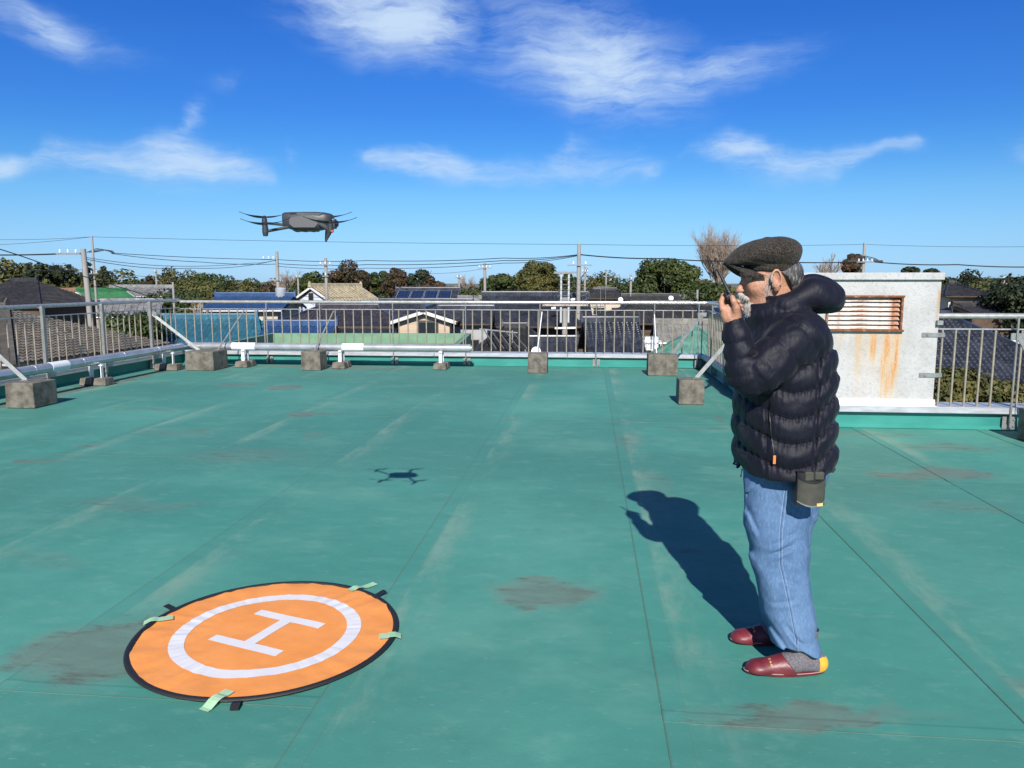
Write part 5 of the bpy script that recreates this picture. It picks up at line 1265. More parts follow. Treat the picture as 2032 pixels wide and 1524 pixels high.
hh('pale teal metal roof beside the railing corner', 1384, 44, -8, 4.6, 5.2, 652, 722, 'hip', 'teal', 'white', style='sheet', oh=.3, ridge_in=3.0)
sl = hh('house with solar panels on its roof seen past the radio hand', 1462, 60, 0, 5.0, 7.0, 606, 646, 'gable', 'black', 'white')
# solar panels on two roofs
pv = bpy.data.materials.new('solar_cells'); pv.use_nodes = True; nt, p_ = nodes_of(pv); tc = nd(nt, 'ShaderNodeTexCoord'); bk = nd(nt, 'ShaderNodeTexBrick', {'Vector': tc.outputs['Object'], 'Color1': (.012, .016, .034, 1), 'Color2': (.014, .019, .04, 1), 'Mortar': (.07, .08, .1, 1), 'Scale': 1.0, 'Mortar Size': .01, 'Brick Width': .3, 'Row Height': .3}); bk.offset = 0; nt.links.new(bk.outputs[0], p_.inputs['Base Color']); p_.inputs['Roughness'].default_value = .12
def panels(h, w, d, oh, e, r, n, x0, x1, f0, f1):
    Yf = -d / 2 - oh; e -= G; r -= G
    S = lambda x, f: Vector((x, Yf * (1 - f), e + (r - e) * f)) + Vector((0, -.08, .13))
    for i in range(n):
        a, b_ = x0 + (x1 - x0) * i / n + .03, x0 + (x1 - x0) * (i + 1) / n - .03
        q = [S(a, f0), S(b_, f0), S(b_, f1), S(a, f1)]; nrm = (q[1] - q[0]).cross(q[3] - q[0]).normalized()
        m = MB(); m.prism([p + nrm * 0 for p in q], nrm * .03); fr = m.build('solar_panel', M['frame'], h)
        c_ = sum(q, Vector()) / 4; m = MB(); m.add([c_ + (p - c_) * .955 + nrm * .036 for p in q], [(0, 1, 2, 3)]); m.build('cells', pv, fr)
so = hh('two storey house with four solar panels on its dark roof', 850, 66, 1, 4.6, 7.0, 577, 603, 'gable', 'dark', 'white', oh=.4)
panels(so, 4.6, 7.0, .4, HZ(603, 66 - 3.9), HZ(577, 66), 4, -2.45, 2.1, .28, .86)
panels(sl, 5.0, 7.0, .55, HZ(646, 60 - 4.05), HZ(606, 60), 3, -2.2, 1.2, .2, .8)
hh('lower dark tiled roof in front of the solar panel house', 846, 60, 0, 6.4, 5.0, 600, 624, 'gable', 'dark', 'white', oh=.4, wins=[(-1.2, 5.6, 1.2, .8, 'frame'), (1, 5.6, 1.2, .8, 'frame')])
cg = house('white house with cream slate gable roof in front of the cedars', at(668, 590, 80).x, 80, R(62), 7.0, 4.4, HZ(597, 77), HZ(569, 77), 'gable', 'cream', 'pale', oh=.4, style='tile', tw=.5)
w_ = MB(); w_.box((-3.54, .2, HZ(589, 77) - G), (.08, .75, .9)); fr = w_.build('window', M['frame'], cg); MB().box((-3.59, .2, HZ(589, 77) - G), (.02, .6, .75)).build('pane', M['glass'], fr)
# --- left background
hh('dark hipped tile roof house at the far left below the wooded hill', 52, 74, -6, 8.6, 8.0, 558, 606, 'hip', 'black', 'wood', ridge_in=3.6)
gh = house('small white gabled building with bright green metal roof', at(204, 590, 80).x, 80, R(55), 4.5, 3.6, HZ(594, 78), HZ(578, 78), 'gable', 'green', 'cream', style='sheet', oh=.3)
hh('long grey roofed white building on the left below trees', 282, 98, 2, 7.2, 6.0, 570, 588, 'gable', 'grey', 'cream', style='sheet', oh=.3)
hh('small grey gable roof left of the far railing corner', 262, 56, 20, 3.4, 4.4, 601, 628, 'gable', 'grey', 'wood', style='sheet', oh=.3)
hh('little rusty roofed shed behind the left concrete pole', 150, 86, 0, 2.4, 3.0, 577, 586, 'gable', 'rust', 'wood', style='sheet', oh=.2)
# --- right background
hb_ = hh('two storey house with pyramid dark roof and wooden balcony at right', 1886, 72, -4, 3.2, 6.0, 564, 588, 'hip', 'black', 'cream', ridge_in=1.9, wins=[(-.6, 6.3, 1.1, .9, 'frame'), (.8, 6.3, 1.0, .9, 'frame')])
b = MB(); b.box((0, -3.5, HZ(603, 69) - G), (3.0, .08, .5)); b.box((0, -3.3, HZ(610, 69) - G), (3.1, .9, .1)); b.build('balcony', Wm['wood'], hb_)
hh('low dark roof right of the balcony house', 1936, 66, 6, 3.4, 4.0, 608, 622, 'gable', 'black', 'wood', oh=.4)
hh('big dark wave tiled hip roof below the right railing', 1838, 41, -3, 11.0, 9.0, 628, 762, 'hip', 'dark', 'wood', ridge_in=4.8, wins=[(1.2, 2.6, 1.2, 1.4, 'frame'), (3.6, 2.6, 1.2, 1.4, 'frame')])
ws = thing('white_shed', 'plain white walled shed behind the right railing', 'shed', (at(1962, 640, 74).x, 74, G), R(4)); zt = HZ(636, 74) - G
MB().box((0, 0, zt / 2), (4.6, 3.6, zt)).build('wall', Wm['white'], ws); MB().box((0, 0, zt + .06), (4.9, 3.9, .12)).build('roof', M['galv'], ws); MB().box((-3.0, .2, zt * .48), (1.6, 3.0, zt * .96)).build('grey_annex', Wm['grey'], ws)
hh('long white roofed hall far behind the right hand trees', 1968, 150, 0, 12.0, 8.0, 565, 571, 'gable', 'grey', 'white', style='sheet', oh=.2)
# carport frame of pale beams
cp = thing('carport', 'pale beamed lean-to carport frame left of the dark blue house', 'carport', (at(985, 690, 43).x, 43, G), 0); z1_, z2_ = HZ(656, 43) - G, HZ(694, 41) - G
for i in range(5):
    x = -.75 + i * .42; MB().bar((x, 1.2, z1_ - .05 * i), (x + .75, -1.2, z2_), .035, .06).build('rafter', M['galv'], cp)
for x in (-.8, .9, 1.6): MB().bar((x, 1.25 if x < .95 else -1.1, 0), (x, 1.25 if x < .95 else -1.1, (z1_ if x < .95 else z2_) - .06), .06, .06).build('post', M['galv'], cp)
MB().bar((-1.0, 1.25, z1_ + .02), (1.2, 1.25, z1_ - .2), .05, .07).build('beam', M['galv'], cp)
# rooftop tank
tk = at(556, 580, 62); tz = HZ(591, 62); b = MB(); b.lathe([(.42, 0), (.44, .05), (.44, .72), (.36, .8), (.1, .84)], 20); o = b.build('water_tank', mat('tank_white', (.36, .39, .42), .5, 0, (.28, .3, .33), 5), smooth=True, loc=(tk.x, 62.2, tz + .0)); tag(o, 'round pale water tank on the bright blue roof ridge', 'water tank')
# round traffic sign
sg = thing('traffic_sign', 'round red rimmed traffic sign on a pole behind left railing', 'sign', (at(199, 672, 40).x, 40, G)); zc = HZ(672, 40) - G
MB().tube((0, 0, 0), (0, 0, zc + 1.5), .04, n=8).build('pole', M['galv'], sg)
for r_, m_, dy, nm in ((.30, mat('sign_red', (.6, .03, .04), .5), -.06, 'rim'), (.235, M['white'], -.067, 'white_field'), (.17, mat('sign_blue', (.05, .12, .5), .5), -.074, 'blue_disc')):
    MB().lathe([(.001, 0), (r_, 0), (r_, .006), (.001, .006)], 24, Matrix.Rotation(R(90), 3, 'X'), (0, dy, zc)).build(nm, m_, sg)
MB().box((0, -.06, zc - .55), (.42, .01, .36)).build('plate', M['white'], sg)
# aerials and dish
for px, py, Y, lab in ((1192, 572, 82, 'thin television aerial on the far dark roof'), (1202, 568, 84, 'taller television aerial mast behind the dark roofs')):
    q = at(px, py, Y); o = thing('television_aerial', lab, 'aerial', (q.x, Y, q.z - 3.0), 0); MB().tube((0, 0, 0), (0, 0, 3.0), .03, n=6).build('mast', M['galv'], o); MB().bar((-.9, 0, 2.95), (.7, 0, 3.05), .04, .04).build('boom', M['galv'], o)
    for k in range(6): MB().bar((-.8 + k * .28, -.3, 2.97 + k * .015), (-.8 + k * .28, .3, 2.97 + k * .015), .03, .03).build('element', M['galv'], o)
for px, py, Y, lab in ((1332, 591, 80, 'small white satellite dish on the long dark far roof'), (1232, 594, 82, 'tiny white satellite dish near the hipped far roof')):
    q = at(px, py, Y); o = thing('satellite_dish', lab, 'satellite dish', (q.x, Y, q.z - 1.2)); MB().tube((0, 0, 0), (0, 0, 1.2), .035, n=6).build('stem', M['galv'], o)
    MB().lathe([(.001, .02), (.12, .0), (.22, -.05), (.27, -.10), (.22, -.06), (.001, .0)], 18, Matrix.Rotation(R(70), 3, 'X'), (0, 0, 1.2)).build('dish', M['white'], o, smooth=True)

# balcony with washing between the dark gable and the corrugated shed
lb = thing('drying_balcony', 'white drying balcony with washing left of the pale teal roof', 'balcony', (at(1284, 690, 47).x, 47, G)); zt = HZ(676, 47) - G; zb_ = zt - 1.15
MB().box((0, .3, zb_ - .06), (1.7, 1.0, .12)).build('floor_slab', Wm['white'], lb)
for x in (-.8, -.27, .27, .8): MB().bar((x, -.18, zb_), (x, -.18, zt), .04, .04).build('post', M['white'], lb)
for z in (zt, zt - .55): MB().bar((-.82, -.18, z), (.82, -.18, z), .035, .035).build('rail', M['white'], lb)
for x in (-.8, .8): MB().bar((x, .6, 0), (x, .6, zt + .9), .07, .07).build('prop', M['galv'], lb)
for k, (x, w, c_) in enumerate(((-.45, .4, (.75, .75, .78)), (.05, .35, (.7, .72, .75)), (.5, .4, (.55, .6, .68)))):
    b = MB(); n = 6
    for i in range(n + 1):
        xx_ = x - w / 2 + w * i / n; b.v += [(xx_, .1 + .05 * math.sin(i * 2.1 + k), zt + .25), (xx_, .1 + .08 * math.sin(i * 1.7 + k), zt - .55 - .06 * (i % 2))]
    b.f += [(2 * i, 2 * i + 2, 2 * i + 3, 2 * i + 1) for i in range(n)]; b.build('hung_cloth', mat('washing_cloth', c_, .9), lb)
MB().bar((-.85, .1, zt + .26), (.85, .1, zt + .26), .03, .03).build('drying_pole', M['galv'], lb)
# ------------------------------------------------------------------ trees
def leaf_mat(name, a, b, c=None):
    m = bpy.data.materials.new(name); m.use_nodes = True; nt, p = nodes_of(m); g = nd(nt, 'ShaderNodeTexCoord')
    n = nd(nt, 'ShaderNodeTexNoise', {'Vector': g.outputs['Object'], 'Scale': .45, 'Detail': 3.0}); n2 = nd(nt, 'ShaderNodeTexNoise', {'Vector': g.outputs['Object'], 'Scale': 3.1, 'Detail': 2.0})
    col = mixc(nt, smooth(nt, n.outputs[0], .35, .65), (*a, 1), (*b, 1)); col = mixc(nt, mth(nt, 'MULTIPLY', smooth(nt, n2.outputs[0], .45, .7), .6), col, (*(c or b), 1))
    nt.links.new(col, p.inputs['Base Color']); p.inputs['Roughness'].default_value = .6; p.inputs['Specular IOR Level'].default_value = .25
    return m
LM = {'oak': leaf_mat('dark_evergreen_leaves', (0.0240, 0.0432, 0.0120), (0.0504, 0.0720, 0.0168), (0.0900, 0.0900, 0.0216)), 'olive': leaf_mat('olive_winter_leaves', (0.0408, 0.0540, 0.0144), (0.0900, 0.0840, 0.0216), (0.1320, 0.1020, 0.0300)),
      'cedar': leaf_mat('reddish_cedar_foliage', (0.0360, 0.0312, 0.0168), (0.0864, 0.0456, 0.0216), (0.0540, 0.0480, 0.0192)), 'bamboo': leaf_mat('yellow_green_bamboo', (0.0660, 0.0744, 0.0192), (0.1200, 0.1140, 0.0336), (0.0480, 0.0540, 0.0156)), 'pine': leaf_mat('dark_pine_needles', (0.0144, 0.0240, 0.0120), (0.0336, 0.0432, 0.0168)),
      'far': leaf_mat('distant_hill_leaves', (0.0264, 0.0408, 0.0264), (0.0408, 0.0540, 0.0336))}
BARK = mat('bark', (.10, .08, .06), .9, 0, (.06, .05, .04), 3, bump=.02, bscale=20)
TWIG = mat('pale_twigs', (.33, .265, .21), .9, 0, (.24, .19, .15), 1)
def leaves(rg, clumps, size, per, up=.35):
    """clumps: (centre, radii); leaf-spray quads spread through each clump's shell, facing outward"""
    V, F = [], []
    rs = np.random.RandomState(rg.randint(0, 10 ** 6))
    for (c, r, cnt) in clumps:
        k = int(cnt * per); d = rs.normal(size=(k, 3)); d /= np.linalg.norm(d, axis=1)[:, None]
        rad = rs.uniform(.55, 1.06, (k, 1)) ** .6; P = np.array(c) + d * np.array(r) * rad
        nrm = d + rs.normal(scale=.45, size=(k, 3)); nrm[:, 2] += up; nrm /= np.linalg.norm(nrm, axis=1)[:, None]
        a = np.cross(nrm, rs.normal(size=(k, 3))); a /= np.linalg.norm(a, axis=1)[:, None]; b = np.cross(nrm, a)
        s = size * rs.uniform(.55, 1.25, (k, 1)); o = len(V)
        q = np.stack([P - a * s, P - b * s * .55 + nrm * s * .12, P + a * s, P + b * s * .55 - nrm * s * .12], 1).reshape(-1, 3)
        V.append(q)
    V = np.concatenate(V); n = len(V) // 4
    me = bpy.data.meshes.new('foliage'); me.vertices.add(len(V)); me.vertices.foreach_set('co', V.ravel()); me.loops.add(4 * n); me.polygons.add(n)
    me.loops.foreach_set('vertex_index', np.arange(4 * n, dtype=np.int32)); me.polygons.foreach_set('loop_start', np.arange(0, 4 * n, 4, dtype=np.int32))
    me.update(calc_edges=True); return me
def crown(rg, w, h, n, squash=.75, shape='round', cl=.24):
    """clump list for a crown of width w and height h standing on z=0"""
    out = []
    for i in range(n):
        for _ in range(50):
            x, y, z = rg.uniform(-1, 1), rg.uniform(-1, 1), rg.uniform(0, 1)
            if shape == 'round': lim = math.sqrt(max(0, 1 - ((z - .38) / .64) ** 2))
            elif shape == 'cone': lim = (1 - z) * .95 + .1
            elif shape == 'column': lim = .55 + .45 * math.sin(math.pi * min(1, z * 1.05)) if z < .9 else .3
            else: lim = .5 + .5 * z
            rr = math.hypot(x, y)
            if rr <= lim and (rr > lim * .45 or z > .7): break
        s = cl * w * rg.uniform(.6, 1.15); out.append(((x * w / 2 * .92, y * w / 2 * .92, z * h * .93), (s, s, s * squash), s * s / (cl * cl * w * w) ))
    return out
def trunk(h, r, rg, limbs=5, spread=.35, top=.75):
    b = MB(); p = [Vector((0, 0, 0))]
    for i in range(1, 5): p.append(Vector((rg.gauss(0, .03 * h), rg.gauss(0, .03 * h), h * top * i / 4)))
    b.path(p, [r * 1.25, r, r * .8, r * .6, r * .35], 8)
    for k in range(limbs):
        s = p[2].lerp(p[4], rg.random() * .8); a = rg.uniform(0, 6.28); l = h * rg.uniform(.25, .45)
        e = s + Vector((math.cos(a) * l * spread * 2, math.sin(a) * l * spread * 2, l * .75)); m_ = s.lerp(e, .5) + Vector((rg.gauss(0, .1), rg.gauss(0, .1), -.1)); b.path([s, m_, e], [r * .4, r * .25, r * .1], 6)
    return b
def tree(label, px, Y, w, py_top, py_bot, leaf, n=40, per=150, size=.34, shape='round', seed=0, name='tree', cl=.24, squash=.75, z_base=None, group='trees behind the houses', tk=True):
    rg = random.Random(seed); x = at(px, 560, Y).x; zt = HZ(py_top, Y); zb = HZ(py_bot, Y)
    o = thing(name, label, 'tree', (x, Y, G if z_base is None else z_base), rg.uniform(0, 6.28), group)
    z0 = zb - (G if z_base is None else z_base); H = zt - zb
    me = leaves(rg, crown(rg, w, H, n, squash, shape, cl), size * .8, per * 1.5); c = obj('crown', me, LM[leaf], o); c.location = (0, 0, z0)
    if tk: trunk(z0 + H, max(.12, .028 * (z0 + H)), rg, 6).build('trunk', BARK, o, smooth=True)
    return o
t = 0
# centre and right: big individual trees
tree('large round evergreen tree right of the main cable pole', 1326, 96, 7.8, 508, 602, 'oak', 70, 210, .26, seed=1, cl=.17, squash=.7)
tree('broad spreading evergreen tree left of the main cable pole', 1058, 100, 7.0, 522, 590, 'olive', 52, 210, .26, seed=2, cl=.17, squash=.65)
tree('darker evergreen at the left of the broad spreading tree', 992, 98, 4.6, 534, 592, 'oak', 30, 190, .26, seed=3, cl=.2)
tree('small dark tree just left of the main cable pole', 1128, 104, 3.0, 530, 594, 'oak', 20, 170, .26, seed=4, cl=.24)
# cedars with winter red
for k, (px, w, top, lf) in enumerate(((690, 5.0, 513, 'cedar'), (640, 4.2, 535, 'oak'), (722, 3.6, 538, 'cedar'), (786, 3.4, 526, 'cedar'), (828, 3.6, 530, 'pine'), (752, 2.8, 536, 'oak'), (856, 3.0, 550, 'cedar'), (606, 3.6, 545, 'oak'))):
    tree(['tallest reddish cedar behind the cream roofed house', 'dark tree left of the tallest reddish cedar', 'reddish cedar just right of the tallest one', 'round topped reddish cedar standing alone left of the solar roof', 'dark airy pine right of the round topped cedar', 'short dark tree between the reddish cedars', 'low reddish cedar at the right end of the cedar row', 'low dark tree at the left end of the cedar row'][k],
         px, 112 + (k % 3) * 4, w, top, 592, lf, 26, 170, .28, 'column' if lf == 'cedar' else 'round', seed=20 + k, cl=.26, name='cedar_tree' if lf == 'cedar' else 'tree', group='row of cedars behind the houses')
# left: rounded wood edge trees
for k, (px, w, top, lf, Y) in enumerate(((345, 10.0, 531, 'olive', 135), (420, 9.0, 543, 'oak', 138), (300, 3.0, 541, 'cedar', 120), (480, 8.0, 556, 'olive', 140), (545, 6.0, 556, 'cedar', 138), (585, 6.5, 553, 'oak', 140), (250, 8.0, 560, 'oak', 130), (395, 8, 566, 'bamboo', 118), (470, 7, 574, 'olive', 112), (330, 6, 580, 'oak', 104))):
    tree(['broad dome shaped tree on the left beyond the grey roofed building', 'dark domed tree right of the broad dome tree', 'slim reddish tree left of the broad dome tree', 'low olive tree behind the bright blue roof', 'reddish bare looking tree left of the cable pole by the blue roof', 'dark low tree right of the cable pole by the blue roof', 'dark tree behind the long grey roofed building', 'yellow green tree below the dark domed tree', 'olive tree just left of the bright blue roof', 'dark tree at the right end of the long grey roofed building'][k],
         px, Y, w, top, 604, lf, 34, 190, .32, 'round', seed=40 + k, cl=.19, squash=.7, group='trees beyond the left houses')
# right side
for k, (px, w, top, bot, lf, Y, shp) in enumerate(((1918, 5.0, 528, 612, 'pine', 100, 'cone'), (1935, 6.0, 560, 615, 'oak', 90, 'round'), (2018, 4.6, 560, 640, 'pine', 66, 'column'), (1960, 5.0, 566, 625, 'olive', 84, 'round'), (1882, 4.0, 552, 590, 'oak', 120, 'round'), (1690, 2.6, 504, 545, 'cedar', 110, 'column'), (1806, 2.4, 531, 548, 'pine', 130, 'round'), (1846, 2.0, 533, 548, 'pine', 130, 'round'), (2050, 6.0, 555, 640, 'pine', 64, 'column'))):
    tree(['dark pointed cedar right of the white vent housing', 'bushy dark tree below the pointed cedar at right', 'dense dark conifer at the right edge of the picture', 'grey green bushy tree left of the right edge conifer', 'dark tree just behind the balcony house', 'reddish cedar top showing above the white vent housing', 'small pine top above the right part of the vent housing', 'smallest pine top right above the vent housing', 'dark conifer cut off by the right edge'][k],
         px, Y, w, top, bot, lf, 26, 170, .28, shp, seed=60 + k, cl=.26, group='trees on the right')
# shrubs near the houses
for k, (px, Y, w, top, bot, lf) in enumerate(((352, 70, 7.0, 590, 640, 'oak'), (410, 66, 5.0, 598, 640, 'olive'), (262, 44, 3.0, 628, 665, 'oak'), (1908, 33, 3.0, 738, 800, 'olive'), (2000, 34, 2.4, 765, 800, 'olive'), (1328, 55, 1.6, 640, 672, 'oak'), (930, 84, 4.0, 575, 605, 'oak'), (1410, 80, 5, 572, 606, 'oak'), (1240, 92, 5, 560, 600, 'oak'), (1190, 108, 6, 548, 590, 'olive'), (1150, 112, 6, 552, 595, 'oak'))):
    tree(['large dark bush left of the turquoise roof top', 'olive bush behind the turquoise roof', 'dark garden bush behind the left railing corner', 'rounded garden shrub below the right railing', 'small garden shrub at right edge below railing', 'clipped dark hedge bush by the corrugated shed', 'dark bush beside the grey sheet roofed shed', 'dark bushes under the bare vase shaped tree', 'dark bush left of the large round evergreen', 'olive trees right of the main cable pole', 'dark tree right behind the main cable pole'][k],
         px, Y, w, top, bot, lf, 22, 160, .16 if Y < 50 else .24, 'round', seed=90 + k, cl=.26, name='bush' if k not in (9, 10) else 'tree', group='bushes between the houses')
# bare trees
def bare(label, px, Y, py_top, py_bot, wpx, seed, levels, name='bare_tree', nfirst=9):
    rg = random.Random(seed); o = thing(name, label, 'tree', (at(px, 560, Y).x, Y, G), 0, 'leafless winter trees'); zt, zb = HZ(py_top, Y) - G, HZ(py_bot, Y) - G; W_ = wpx / FPX * Y / 2; Hc = zt - zb
    b = MB(); b.path([(0, 0, 0), (.05, 0, zb * .5), (0, 0, zb), (0, 0, zb + Hc * .25)], [.5, .42, .36, .2], 9); b.build('trunk', BARK, o, smooth=True)
    tw = MB()
    def grow(p, d, l, r, lv):
        n = 3; pts = [p]; dd = d.copy()
        for i in range(n):
            dd = (dd + Vector((rg.gauss(0, .10), rg.gauss(0, .10), .07))).normalized(); pts.append(pts[-1] + dd * l / n)
        tw.path(pts, [r, r * .85, r * .7, r * .5], 4 if lv < 2 else 3, False)
        if lv >= levels: return
        for k in range(rg.choice((3, 4)) if lv else 4):
            i = rg.choice((1, 2, 2, 3)); ax = Vector((rg.gauss(0, 1), rg.gauss(0, 1), rg.gauss(0, .4))).normalized(); nd_ = (dd + ax * rg.uniform(.3, .6) + Vector((0, 0, .04))).normalized(); grow(pts[i], nd_, l * rg.uniform(.55, .8), r * .55, lv + 1)
    for k in range(nfirst):
        a = 2 * math.pi * k / nfirst + rg.uniform(-.3, .3); sp_ = rg.uniform(.25, 1.0); z = zb + Hc * rg.uniform(-.15, .2)
        d = Vector((math.cos(a) * sp_ * W_ / Hc * 1.75, math.sin(a) * sp_ * W_ / Hc * 1.75, 1)).normalized(); grow(Vector((0, 0, z)), d, Hc * rg.uniform(.38, .5), .11, 0)
    me = tw.mesh('branches'); obj('branches', me, TWIG, o)
    return o
bare('tall bare vase shaped tree behind the man\'s radio', 1424, 98, 466, 566, 108, 3, 4, nfirst=34)
bare('spreading bare tree behind the flat cap and vent housing', 1642, 110, 506, 560, 95, 5, 3, nfirst=12)
bare('small bare garden tree above the turquoise roof', 395, 56, 596, 632, 50, 8, 2, nfirst=6)
bare('bare pale tree left of the broad spreading evergreen', 925, 118, 548, 585, 60, 12, 3)
bare('faint bare tree right of the blue roof cable pole', 568, 130, 540, 585, 60, 14, 3)
# far wooded hills: masses nobody could count
def wood(name, label, pts, Y0, depth, leaf, per, size, seed, hw=7.0):
    rg = random.Random(seed); cl = []
    for (x0, y0), (x1, y1) in zip(pts, pts[1:]):
        n = max(2, int(abs(x1 - x0) / FPX * Y0 / (hw * .33)))
        for i in range(n):
            t_ = i / n; px, py = x0 + (x1 - x0) * t_, y0 + (y1 - y0) * t_
            for lay in range(4):
                Y = Y0 - lay * depth / 4 + rg.uniform(-4, 4); z = HZ(py, Y0) - hw * .5 - lay * hw * .62 + rg.uniform(-1.4, 1.2) * (1 if lay else .8); s = hw * .5 * rg.uniform(.6, 1.2)
                cl.append(((at(px, 560, Y).x + rg.uniform(-2, 2), Y, z), (s, s, s * rg.uniform(.6, 1.15)), 1.0))
    o = obj(name, leaves(rg, cl, size, per, .5), LM[leaf]); return tag(o, label, 'woodland', kind='stuff')
def hill(name, pts, Y0, m):
    b = MB(); V = []; 
    for px, py in pts:
        p = at(px, py, Y0); V += [(p.x, Y0 - 45, G), (p.x, Y0, p.z), (p.x, Y0 + 60, p.z), (p.x, Y0 + 160, G)]
    n = len(pts); F = [(4 * i + j, 4 * i + 4 + j, 4 * i + 5 + j, 4 * i + 1 + j) for i in range(n - 1) for j in range(3)]
    b.add(V, F); tag(b.build(name, m, smooth=True), 'wooded rising ground behind the town', 'hill', kind='structure')
hm = mat('hill_floor', (.03, .035, .015), 1.0)
LH = [(-800, 530), (-260, 520), (-80, 516), (40, 524), (120, 528), (200, 526), (260, 545), (330, 552)]
hill('hill', [(x, y + 38) for x, y in LH], 205, hm)
wood('woodland', 'mixed woodland covering the hill at the far left', LH, 190, 50, 'bamboo', 420, .6, 1)
MID = [(300, 556), (420, 560), (560, 562), (700, 556), (860, 556), (960, 562), (1100, 558), (1250, 560), (1400, 555), (1560, 556), (1700, 556), (1900, 552), (2100, 552), (2700, 553), (3300, 552)]
wood('woodland', 'low continuous belt of trees along the horizon behind the houses', [(x, y + 1) for x, y in MID], 165, 30, 'olive', 200, .6, 2, hw=5.0)
FAR = [(1850, 552), (1930, 549), (1990, 546), (2060, 548), (2200, 552)]
hill('hill', [(x, y + 6) for x, y in FAR], 420, hm); wood('woodland', 'dark far wooded ridge at the right horizon', FAR, 420, 40, 'far', 80, 1.2, 3, hw=9)
for k, (px, top, Y) in enumerate(((82, 512, 182), (108, 512, 186), (122, 520, 180), (139, 522, 184), (176, 512, 178), (60, 519, 184), (206, 524, 180))):
    tree(['pointed conifer on the left hill, third from left', 'tallest pointed conifer on left hill top', 'short pointed conifer right of the tallest on left hill', 'stubby conifer left of the concrete pole on left hill', 'broad conifer right behind the thin left pole', 'leftmost small conifer on the left hill top', 'last conifer before the left hill slopes down'][k], px, Y, 3.0, top, 552, 'pine', 26, 90, .34, 'cone', seed=120 + k, cl=.17, z_base=HZ(548, Y), group='conifers on the left hill', tk=True)

# ------------------------------------------------------------------ utility poles and cables
def pole(label, px, Y, py_top, arms=(), r=.16, tilt=0, extra=None, base=G):
    q = at(px, py_top, Y); o = thing('utility_pole', label, 'utility pole', (q.x, Y, base), 0, 'concrete utility poles'); h = q.z - base
    MB().path([(tilt, 0, 0), (tilt * .5, 0, h * .5), (0, 0, h)], [r * 1.45, r * 1.2, r], 12).build('shaft', M['pole'], o, smooth=True)
    for py, x0, x1, ins in arms:
        z = HZ(py, Y) - base; a, b_ = (x0 - px) / FPX * Y, (x1 - px) / FPX * Y
        ar = MB().bar((a, -.2, z), (b_, -.2, z), .09, .09).build('crossarm', M['galv'], o)
        for k in range(ins):
            x = a + (b_ - a) * (k + .5) / ins; m = MB(); m.lathe([(.03, 0), (.07, .05), (.04, .1), (.07, .15), (.03, .22)], 10, c=(x, -.2, z + .045)); m.build('insulator', M['white'], ar, smooth=True)
    return o, h
PL, _ = pole('thick weathered concrete pole behind the left railing', 165, 48, 494, [(504, 115, 162, 3)], .15, tilt=.35)
P2, h2 = pole('thin steel pole with loop cables beside the thick left pole', 182, 62, 468, [(543, 175, 193, 2)], .08)
b = MB(); qx = lambda px: (px - 182) / FPX * 62
for k in range(4): b.path([(qx(170 + 4 * k) , 0, HZ(501, 62) - G), (qx(190 + 6 * k), 0, HZ(493 + k, 62) - G), (qx(212 + 3 * k), 0, HZ(498, 62) - G), (qx(221 + k), 0, HZ(502, 62) - G)], .03, 5)
b.build('jumper_cables', M['wire'], P2)
P3, _ = pole('concrete pole rising behind the bright blue roof', 549, 70, 499, [(515, 519, 548, 3), (556, 535, 552, 0)], .14)
P4, _ = pole('concrete pole in front of the cream roofed house', 646, 66, 512, [(526, 632, 660, 3), (548, 640, 652, 1)], .13)
P5, _ = pole('thin pole left of the cream roofed house', 591, 110, 545, [(550, 586, 597, 2)], .12)
P6, _ = pole('slender pole at left end of the spreading evergreen', 962, 78, 522, [(532, 948, 976, 4)], .13)
P7, _ = pole('slim pole between cedars and spreading evergreen', 911, 95, 545, [(551, 904, 918, 2)], .12)
P8, h8 = pole('main tall concrete pole at the centre carrying heavy cables', 1149, 56, 484, [(526.5, 1126, 1174, 2)], .13)
o, _ = pole('concrete post beside the main pole carrying the white cable rack', 1121, 52, 612, [], .17)
zz = lambda py, Y=52: HZ(py, Y) - G; xx = lambda px: (px - 1121) / FPX * 52
for px in (1113, 1128): MB().bar((xx(px), -.05, zz(640)), (xx(px), -.05, zz(542)), .12, .10, up=(0, 1, 0)).build('steel_upright', mat('grey_painted_steel', (.42, .44, .46), .6), o)
MB().bar((xx(1099), -.1, zz(541)), (xx(1143), -.1, zz(541)), .12, .14).build('upper_crossarm', M['galv'], o)
MB().bar((xx(1076), -.15, zz(605)), (xx(1166), -.15, zz(605)), .12, .14).build('lower_crossarm', mat('rusty_crossarm', (.42, .38, .33), .8, 0, (.25, .13, .07), 5, lo=.5, hi=.65), o)
MB().bar((xx(1101), -.15, zz(651)), (xx(1143), -.15, zz(650)), .14, .12).build('lower_crossarm', M['white_paint'], o)
MB().box((xx(1121), 0, zz(596)), (.40, .3, .4)).build('junction_box', M['galv'], o)
for px in (1136, 1098): 
    m = MB(); m.path([(xx(px) - .14, -.3, zz(595 if px > 1110 else 612)), (xx(px) + .14, -.3, zz(594 if px > 1110 else 611))], .09, 10); m.build('cable_closure', M['white'], o, smooth=True)
for k, py in enumerate((548, 558, 569, 580, 590)):
    m = MB(); p_ = [(1107, py + 8), (1112, py + 4), (1120, py + 7), (1128, py + 5), (1138, py - 1), (1149, py + 8), (1158, py + 6), (1168, py)]
    m.path([(xx(a), -.25, zz(b_)) for a, b_ in p_], .014, 5); m.build('hanging_cable', M['galv'], o)
P9, _ = pole('top of a pale tapered pole behind the white vent housing', 1716, 64, 482, [(520, 1700, 1734, 4)], .11)
b = MB(); qx = lambda px: (px - 1716) / FPX * 64
